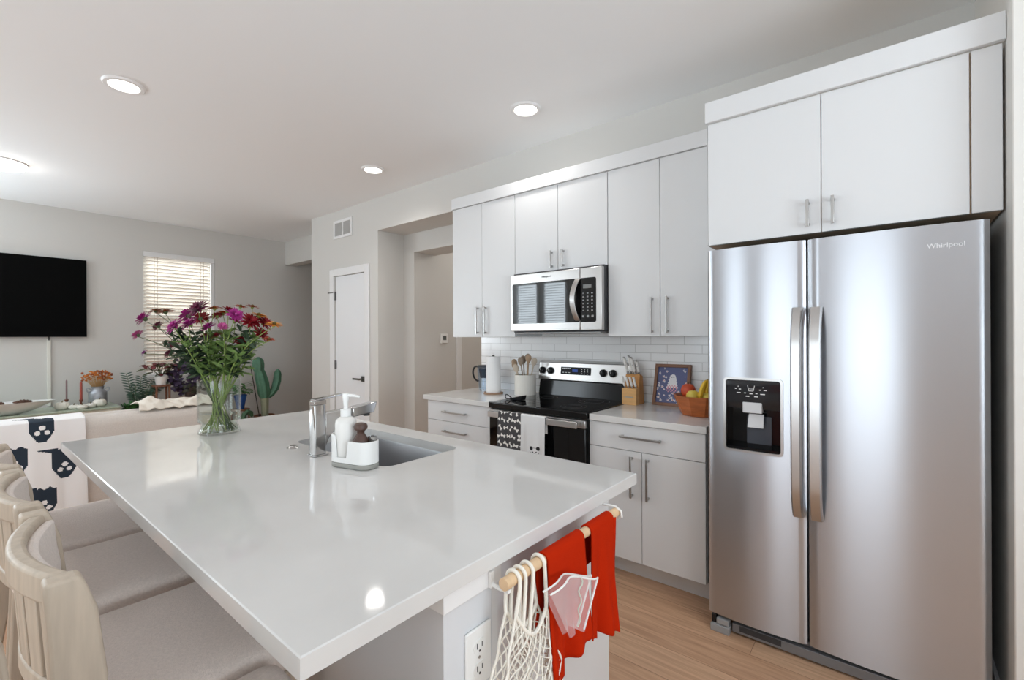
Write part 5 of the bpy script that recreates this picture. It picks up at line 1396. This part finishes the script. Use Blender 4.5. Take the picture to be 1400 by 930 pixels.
def stand(name, label, x_, y_, zt_, r, m_, rect=None):
    t = thing(name, label, 'plant stand', (x_, y_, 0), 'wooden plant stands')
    if rect: MB().box(x_-rect[0], x_+rect[0], y_-rect[1], y_+rect[1], zt_-0.022, zt_).build('top', m_, t, bevel=0.003)
    else: MB().lathe([(0.0, zt_-0.02), (r, zt_-0.02), (r, zt_), (0.0, zt_)], (x_, y_, 0), 28).build('top', m_, t, bevel=0.003)
    ax, ay = (rect[0]-0.02, rect[1]-0.02) if rect else (r*0.66, r*0.66)
    for s in (-1, 1):
        for q in (-1, 1): MB().tube([(x_+s*ax*1.12, y_+q*ay*1.12, 0), (x_+s*ax, y_+q*ay, zt_-0.0205)], [0.010, 0.013], 8).build('leg', m_, t)
    return t
WALN = mat('stand_walnut', (128, 84, 62), 0.5, var=0.15, vscale=10)
# zz plant and the jade planter in front of it, on a low bench
stand('plant_bench', 'low wooden bench under the green plants beside the console', -7.12, 1.50, 0.36, 0, WALN, (0.20, 0.19))
zz = thing('zz_plant', 'tall upright plant with rows of narrow dark green leaflets beside the console', 'plant', (-7.20, 1.50, 0.3605))
pot(zz, -7.20, 1.50, 0.3605, 0.50, 0.07, 0.085, WHITEP)
rz = random.Random(8); ms = MB(); ml = MB()
for (y1, z1, x1) in ((1.375, 0.93, -7.16), (1.45, 0.80, -7.08), (1.53, 0.88, -7.2), (1.62, 0.84, -7.12), (1.69, 0.78, -7.16), (1.42, 0.70, -7.05), (1.58, 0.72, -7.05), (1.74, 0.80, -7.1)):
    P_ = bez((-7.20+rz.uniform(-.02, .02), 1.50+(y1-1.5)*0.25, 0.49), (-7.2, 1.50+(y1-1.5)*0.6, 0.49+(z1-0.49)*0.6), (x1, y1, z1), 12)
    ms.tube(P_, [0.006-0.003*i/12 for i in range(13)], 6)
    for i in range(4, 13):
        t_ = (P_[min(i+1, 12)]-P_[i-1]).normalized()
        for s in (-1, 1):
            sd_ = Vector((0.25*s, s*1.0, 0.0)); ml.leaf(P_[i], sd_*0.9+t_*0.45, Vector((0.5, 0, 0.9)), 0.075-0.003*abs(i-8), 0.024, 0.15)
ms.build('stems', leafm('zz_stem', (96, 116, 84)), zz); part_label(ml.build('leaves', LZZ, zz, recalc=False), 'dark green glossy leaflets')
jp = thing('planter_plant', 'low bushy bright green plant in a brown planter box beside the sofa throw', 'plant', (-7.0, 1.42, 0.3605))
MB().box(-7.055, -6.945, 1.30, 1.60, 0.3605, 0.485).build('planter_box', mat('planter_brown', (140, 112, 88), 0.7), jp, bevel=0.004)
ml = MB()
for k in range(150):
    y_, x_ = 1.45+rz.gauss(0, 0.075), -7.0+rz.uniform(-0.05, 0.05); z_ = 0.486+rz.random()*0.10*(1-abs(y_-1.45)*2.5)
    ml.leaf((x_, y_, z_), (rz.uniform(-.5, .9), rz.uniform(-1, 1), rz.uniform(0.1, 1)), (rz.uniform(-.5, .5), 0, 1), 0.055, 0.034, 0.1, 3)
o = ml.build('leaves', LJD, jp, recalc=False)
# coleus in a white pot on a tall stand
stand('plant_stand', 'tall slim wooden stand under the dark red plant by the window', -7.12, 1.715, 0.775, 0.10, WALN)
cl = thing('coleus_plant', 'dark red leafy plant in a white pot on the tall stand by the window', 'plant', (-7.12, 1.71, 0.7755))
pot(cl, -7.12, 1.71, 0.7755, 0.885, 0.050, 0.072, WHITEP)
ml = MB(); ml2 = MB(); ms = MB()
for k in range(22):
    a = rz.uniform(0, 2*PI); rr = rz.uniform(0.03, 0.17); z_ = rz.uniform(0.93, 1.12)-rr*0.35
    e = Vector((-7.12+0.7*rr*math.cos(a), 1.70+rr*math.sin(a), z_)); ms.tube(bez((-7.12, 1.71, 0.88), (-7.12+0.3*rr*math.cos(a), 1.71+0.3*rr*math.sin(a), 0.93), e, 5), 0.003, 5)
    for q in range(4):
        b = a+q*PI/2+0.4
        (ml if rz.random() < 0.75 else ml2).leaf(e, (math.cos(b), math.sin(b), rz.uniform(-.5, .25)), (0, 0, 1), rz.uniform(0.05, 0.085), 0.045, 0.3)
for (y_, z_) in ((1.50, 0.99), (1.56, 0.94)):
    ms.tube(bez((-7.12, 1.69, 0.89), (-7.1, 1.62, 0.98), (-7.08, y_+0.05, z_), 6), 0.003, 5); ml2.leaf((-7.08, y_+0.06, z_), (0.1, -1, -0.1), (0.3, 0, 1), 0.11, 0.05, 0.25)
ms.build('stems', LCG, cl); part_label(ml.build('leaves', LCO, cl, recalc=False), 'dark red leaves'); part_label(ml2.build('leaves', LCG, cl, recalc=False), 'olive brown leaves')
# purple plant on a lower stand
stand('plant_stand', 'lower wooden stand under the purple plant by the window', -7.12, 2.03, 0.60, 0.13, WALN)
pu = thing('purple_plant', 'dense dark purple plant arching in a ring on the lower stand', 'plant', (-7.12, 2.03, 0.6005))
pot(pu, -7.12, 2.03, 0.6005, 0.72, 0.06, 0.078, mat('pot_dark', (80, 66, 58), 0.6))
ml = MB(); ml2 = MB(); ms = MB()
ms.tube([(-7.10, 1.955+0.115*math.cos(a)+0.02, 0.865+0.165*math.sin(a)) for a in [2*PI*i/24 for i in range(25)]], 0.006, 6, caps=False)
for k in range(330):
    a = rz.uniform(0, 2*PI); w_ = rz.gauss(0, 0.035)
    c_ = Vector((-7.10+rz.uniform(-0.05, 0.05), 1.975+(0.118+w_)*math.cos(a), 0.865+(0.165+w_)*math.sin(a)))
    (ml if rz.random() < 0.8 else ml2).leaf(c_, (rz.uniform(-.6, 1), rz.uniform(-1, 1), rz.uniform(-1, 0.8)), (1, rz.uniform(-.4, .4), rz.uniform(-.3, .6)), 0.058, 0.042, 0.2, 3)
for k in range(60):
    c_ = Vector((-7.08+rz.uniform(-0.06, 0.06), 2.03+rz.uniform(-0.11, 0.12), rz.uniform(0.66, 0.76)))
    ml2.leaf(c_, (rz.uniform(-.4, 1), rz.uniform(-1, 1), rz.uniform(-.8, .6)), (1, 0, 0.4), 0.055, 0.038, 0.2, 3)
ms.build('stems', LDK, pu); part_label(ml.build('leaves', LPU, pu, recalc=False), 'dark purple leaves'); part_label(ml2.build('leaves', LDK, pu, recalc=False), 'brownish green leaves')
# blue pot plant
stand('plant_stand', 'short stand under the blue pot, mostly hidden behind the glass vase', -7.12, 2.63, 0.355, 0.12, WALN)
bpn = thing('blue_pot_plant', 'bright green leafy plant in a cobalt blue pot beside the cactus', 'plant', (-7.12, 2.63, 0.3555))
pot(bpn, -7.12, 2.63, 0.3555, 0.555, 0.045, 0.082, mat('cobalt_glaze', (38, 82, 150), 0.2))
ml = MB(); ms = MB()
for k in range(70):
    a = rz.uniform(0, 2*PI); rr = rz.uniform(0.01, 0.13); c_ = Vector((-7.12+rr*math.cos(a)*0.7, 2.63+rr*math.sin(a), 0.57+rz.random()*0.15))
    ml.leaf(c_, (math.cos(a), math.sin(a), rz.uniform(-.3, .8)), (0, 0, 1), 0.075, 0.045, 0.4, 3)
for k in range(8):
    a = k*PI/4; ms.tube([(-7.12, 2.63, 0.54), (-7.12+0.05*math.cos(a), 2.63+0.06*math.sin(a), 0.66)], 0.003, 5)
ms.build('stems', LGR, bpn); ml.build('leaves', LGR, bpn, recalc=False)
# column cactus
TERR = mat('terracotta', (150, 98, 72), 0.7)
cc = thing('column_cactus', 'tall green column cactus with one raised arm and a thin stake', 'cactus', (-7.08, 2.94, 0))
pot(cc, -7.08, 2.94, 0.0, 0.235, 0.095, 0.135, TERR)
def ribbed(pts, rs, ribs=6, n=36, depth=0.20):
    mb = MB(); pts = [Vector(p) for p in pts]; vs = []; fs = []
    for i, p in enumerate(pts):
        t_ = (pts[min(i+1, len(pts)-1)]-pts[max(i-1, 0)]).normalized(); a = Vector((1, 0, 0)); a = (a-t_*a.dot(t_)).normalized(); b = t_.cross(a)
        for j in range(n):
            th_ = 2*PI*j/n; r_ = rs[i]*(1-depth*(0.5-0.5*math.cos(th_*ribs)))
            vs.append(p+a*r_*math.cos(th_)+b*r_*math.sin(th_))
    for i in range(len(pts)-1):
        for j in range(n): fs.append((i*n+j, i*n+(j+1) % n, (i+1)*n+(j+1) % n, (i+1)*n+j))
    fs.append(tuple(range(n-1, -1, -1))); fs.append(tuple((len(pts)-1)*n+j for j in range(n)))
    mb._add(vs, fs); return mb
ribbed([(-7.08, 2.945, 0.21), (-7.08, 2.945, 0.35), (-7.08, 2.94, 0.50)], [0.048, 0.050, 0.058], 6, depth=0.14).build('woody_base', CACW, cc)
ribbed([(-7.08, 2.94, 0.48), (-7.08, 2.935, 0.55), (-7.08, 2.915, 0.70), (-7.08, 2.885, 0.82), (-7.08, 2.868, 0.89)], [0.060, 0.084, 0.086, 0.078, 0.066], 6).build('trunk', CAC, cc)
ribbed([(-7.08, 2.862, 0.875), (-7.08, 2.858, 0.92), (-7.08, 2.855, 0.98), (-7.08, 2.855, 1.04), (-7.08, 2.857, 1.07), (-7.08, 2.858, 1.085)], [0.062, 0.076, 0.080, 0.070, 0.042, 0.012], 6).build('tip', CAC, cc)
ribbed([(-7.07, 2.985, 0.495), (-7.07, 3.03, 0.53), (-7.07, 3.085, 0.61), (-7.07, 3.115, 0.72), (-7.07, 3.125, 0.82), (-7.07, 3.125, 0.87), (-7.07, 3.124, 0.895)], [0.034, 0.044, 0.054, 0.056, 0.052, 0.036, 0.010], 6).build('arm', CAC, cc)
MB().cyl((-7.02, 2.845, 0.222), (-7.04, 2.735, 0.97), 0.007, n=8).build('stake', mat('stake_dark', (64, 58, 52), 0.7), cc)
# low cactus
lc = thing('low_cactus', 'low round green cactus at the foot of the tall cactus', 'cactus', (-6.98, 2.66, 0))
pot(lc, -6.98, 2.66, 0.0, 0.20, 0.075, 0.10, TERR)
mb = ribbed([(-6.98, 2.62, 0.18), (-6.98, 2.61, 0.23), (-6.98, 2.625, 0.29), (-6.98, 2.67, 0.325), (-6.98, 2.715, 0.30), (-6.98, 2.73, 0.25)], [0.028, 0.034, 0.036, 0.036, 0.034, 0.018], 5, 30)
mb.build('pads', leafm('cactus_deep', (70, 102, 74)), lc)

# ================================================================== FLOWER VASE
vx, vy = -2.445, 0.812
va = thing('flower_vase', 'clear glass vase with a pinched waist full of stems on the island', 'vase', (vx, vy, 0.9145))
VR = 0.0885
MB().lathe([(0.0, 0.9145), (0.080, 0.9145), (0.0865, 0.919), (0.083, 0.935), (0.0745, 0.958), (0.0745, 0.964), (0.085, 0.972), (VR, 0.985), (VR, 1.166), (VR-0.0035, 1.166), (VR-0.0045, 0.985), (0.080, 0.973), (0.069, 0.964), (0.069, 0.957), (0.077, 0.937), (0.078, 0.927), (0.0, 0.924)], (vx, vy, 0), 48).build('glass', VGLASS, va)
wz = 1.012
part_label(MB().lathe([(0.0, 0.9245), (0.0775, 0.9275), (0.0765, 0.937), (0.0685, 0.957), (0.0685, 0.9645), (0.0795, 0.974), (VR-0.005, 0.986), (VR-0.005, wz), (VR-0.010, wz-0.002), (0.0, wz-0.002)], (vx, vy, 0), 40).build('water', VWATER, va), 'clear water in the lower half')

FCOL = {'M': ((162, 40, 126), (206, 110, 180)), 'B': ((150, 78, 40), (196, 92, 50)), 'P': ((104, 38, 66), (130, 52, 84)), 'K': ((176, 74, 132), (214, 130, 176)), 'U': ((150, 84, 140), (170, 110, 160)),
        'R': ((140, 24, 42), (168, 40, 54)), 'O': ((196, 96, 34), (220, 150, 60)), 'C': ((138, 16, 30), (170, 30, 40)), 'T': ((176, 70, 34), (200, 100, 50)), 'Y': ((214, 140, 44), (228, 176, 70))}
FNAME = {'M': 'magenta', 'B': 'orange brown', 'P': 'dark plum', 'K': 'pink', 'U': 'small mauve', 'R': 'deep red', 'O': 'orange', 'C': 'crimson', 'T': 'rust orange', 'Y': 'golden yellow'}
flowers = [(-2.655, 0.575, 1.454, 0.030, 'M', 'shaggy magenta flower at the window-side edge of the bouquet'), (-2.696, 0.629, 1.492, 0.024, 'B', 'orange brown flower just above the outermost magenta bloom'), (-2.615, 0.646, 1.486, 0.027, 'B', 'rusty brown flower against the blind between magenta blooms'),
 (-2.705, 0.639, 1.419, 0.021, 'P', 'half-open plum flower below the rusty brown bloom'), (-2.787, 0.578, 1.378, 0.021, 'K', 'small pink flower on a thin stem sticking out sideways toward the television'), (-2.607, 0.566, 1.295, 0.013, 'U', 'tiny mauve bud lowest on the television side'),
 (-2.487, 0.649, 1.415, 0.030, 'M', 'magenta flower facing the camera, outer one of the middle trio'), (-2.654, 0.747, 1.473, 0.032, 'M', 'lighter magenta flower behind the middle trio, under the plum bloom'), (-2.499, 0.709, 1.427, 0.030, 'M', 'bright magenta flower in the centre of the bouquet'),
 (-2.461, 0.733, 1.497, 0.037, 'P', 'big dark plum flower at the very top of the bouquet'), (-2.647, 0.797, 1.460, 0.029, 'R', 'deep red flower right under the big plum bloom'), (-2.462, 0.799, 1.503, 0.024, 'O', 'flat orange flower beside the big plum bloom'),
 (-2.543, 0.837, 1.469, 0.021, 'C', 'small crimson flower below the flat orange one'), (-2.491, 0.777, 1.448, 0.021, 'C', 'small crimson flower beside the bright magenta bloom'), (-2.453, 0.854, 1.491, 0.028, 'C', 'crimson flower at the top middle of the cactus-side half'),
 (-2.330, 0.842, 1.468, 0.026, 'M', 'magenta flower among the crimson ones on the cactus side'), (-2.406, 0.892, 1.512, 0.021, 'T', 'flat rust flower on top of the cactus-side half, inner one'), (-2.417, 0.949, 1.515, 0.022, 'T', 'flat rust flower on top of the cactus-side half, outer one'),
 (-2.342, 0.912, 1.437, 0.035, 'C', 'large crimson flower facing the camera beside the magenta one'), (-2.343, 0.973, 1.435, 0.032, 'C', 'large crimson flower next to the golden ones'), (-2.346, 0.950, 1.470, 0.028, 'Y', 'golden flower above the large crimson pair'),
 (-2.151, 0.937, 1.423, 0.026, 'Y', 'golden flower at the outermost cactus-side tip'), (-2.359, 0.965, 1.379, 0.032, 'C', 'crimson flower below the large crimson pair'), (-2.388, 0.894, 1.337, 0.031, 'C', 'dark crimson spiky flower lowest on the cactus side'),
 (-2.224, 0.945, 1.354, 0.020, 'T', 'small rust flower at the edge above the cactus'), (-2.360, 0.800, 1.414, 0.016, 'K', 'pink flower seen from its side in the middle of the greenery'), (-2.483, 0.894, 1.444, 0.025, 'R', 'maroon flower half hidden behind the pink one'),
 (-2.456, 0.805, 1.372, 0.021, 'R', 'small red flower deep in the leaves above the vase'), (-2.561, 0.789, 1.366, 0.018, 'R', 'small red bud in the leaves under the magenta trio'), (-2.721, 0.704, 1.331, 0.022, 'P', 'dark plum flower low among the window-side stems'),
 (-2.691, 0.681, 1.285, 0.021, 'P', 'lowest dark plum flower above the red potted plant'), (-2.541, 0.862, 1.484, 0.022, 'O', 'orange flower peeking between the crimson blooms at the top'), (-2.465, 0.775, 1.413, 0.024, 'M', 'purple magenta flower tucked below the plum bloom')]
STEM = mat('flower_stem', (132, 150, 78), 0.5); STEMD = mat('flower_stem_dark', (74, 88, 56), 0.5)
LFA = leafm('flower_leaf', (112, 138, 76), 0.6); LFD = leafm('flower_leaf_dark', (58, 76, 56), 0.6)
rf = random.Random(21)
for (hx_, hy_, hz_, hr, ck, lb) in flowers:
    hr *= 1.28
    H_ = Vector((hx_, hy_, hz_)); dxy = Vector((hx_-vx, hy_-vy, 0))
    dn = dxy.normalized() if dxy.length > 0.01 else Vector((1, 0, 0))
    side = min(1.0, dxy.length/0.2)
    a = rf.uniform(-0.5, 0.5)
    foot = Vector((vx, vy, 0.931)) - dn*(0.015+0.045*side) + Vector((rf.uniform(-.012, .012), rf.uniform(-.012, .012), 0))
    mid = Vector((vx, vy, 1.03))+Vector((rf.uniform(-.045, .045), rf.uniform(-.045, .045), 0))
    mouth = Vector((vx, vy, 1.168))+dn*(0.02+0.045*side)+Vector((rf.uniform(-.012, .012), rf.uniform(-.012, .012), 0))
    lowpts = bez(foot, mid, mouth, 8)
    dir_ = (mouth-mid).normalized()
    up = bez(mouth, mouth+dir_*min(0.16, (H_-mouth).length*0.55), H_-Vector((0, 0, hr*0.3)), 10)
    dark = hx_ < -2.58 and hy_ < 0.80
    t = thing('cut_flower', lb, 'flower', foot, 'cut flowers in the vase')
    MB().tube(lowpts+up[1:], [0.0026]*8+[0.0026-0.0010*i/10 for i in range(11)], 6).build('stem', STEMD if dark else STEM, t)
    ml = MB()
    for i in range(1, 8):
        for q in range(4):
            b = rf.uniform(0, 2*PI); L_ = rf.uniform(0.03, 0.066)*(1.0 if i < 8 else 0.7)
            d_ = Vector((math.cos(b), math.sin(b), rf.uniform(-0.3, 1.5)))
            ml.leaf(up[i], d_, (rf.uniform(-.7, .7), rf.uniform(-.7, .7), 0.8), L_, L_*0.30, rf.uniform(0.1, 0.5), 4)
            if L_ > 0.048:
                mpt = up[i]+d_.normalized()*L_*0.4
                for s in (-1, 1): ml.leaf(mpt, d_+Vector((-d_.y, d_.x, 0))*s*0.9, (0, 0, 1), L_*0.42, L_*0.2, 0.2, 3)
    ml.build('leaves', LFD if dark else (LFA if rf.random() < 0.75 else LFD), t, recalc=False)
    # bloom: rings of petals around a tilted axis facing outward and a little toward the room
    ax = (dn*(0.25+0.6*side)+Vector((0.25, -0.15, 0.65))).normalized()
    if ck in 'TOYB': ax = (ax*0.4+Vector((0, 0, 1))).normalized()
    e1 = ax.orthogonal().normalized(); e2 = ax.cross(e1)
    c1, c2 = FCOL[ck]
    pm = mat('petal_'+FNAME[ck].replace(' ', '_'), c1, 0.6, var=0.25, vscale=60)
    mp = MB()
    flat = ck in 'TOYB'
    for (nL, el, rr, off) in (((16, 0.10, 1.0, 0), (14, 0.45, 0.85, 0.3), (10, 0.95, 0.6, 0.1)) if not flat else ((18, 0.05, 1.0, 0), (14, 0.30, 0.75, 0.2))):
        for j in range(nL):
            th_ = 2*PI*j/nL+off+rf.uniform(-.08, .08); el_ = el+rf.uniform(-.1, .1)
            d_ = (e1*math.cos(th_)+e2*math.sin(th_))*math.cos(el_)+ax*math.sin(el_)
            mp.leaf(H_+d_*hr*0.12, d_, ax, hr*rr*rf.uniform(1.0, 1.2), hr*0.30, 0.12, 3, 0.8)
    mp.build('petals', pm, t, recalc=False)
    mc_ = MB(); q = H_+ax*hr*0.10; mc_.ball(q, hr*(0.26 if flat else 0.18), n=10, m=6)
    mc_.build('flower_centre', mat('centre_'+FNAME[ck].replace(' ', '_'), c2 if not flat else (96, 84, 40), 0.8), t)
    mg = MB(); mg.tube([H_-ax*hr*0.42, H_-ax*hr*0.2, H_-ax*hr*0.02], [0.0028, hr*0.26, hr*0.30], 10); mg.build('calyx', STEMD if dark else STEM, t)
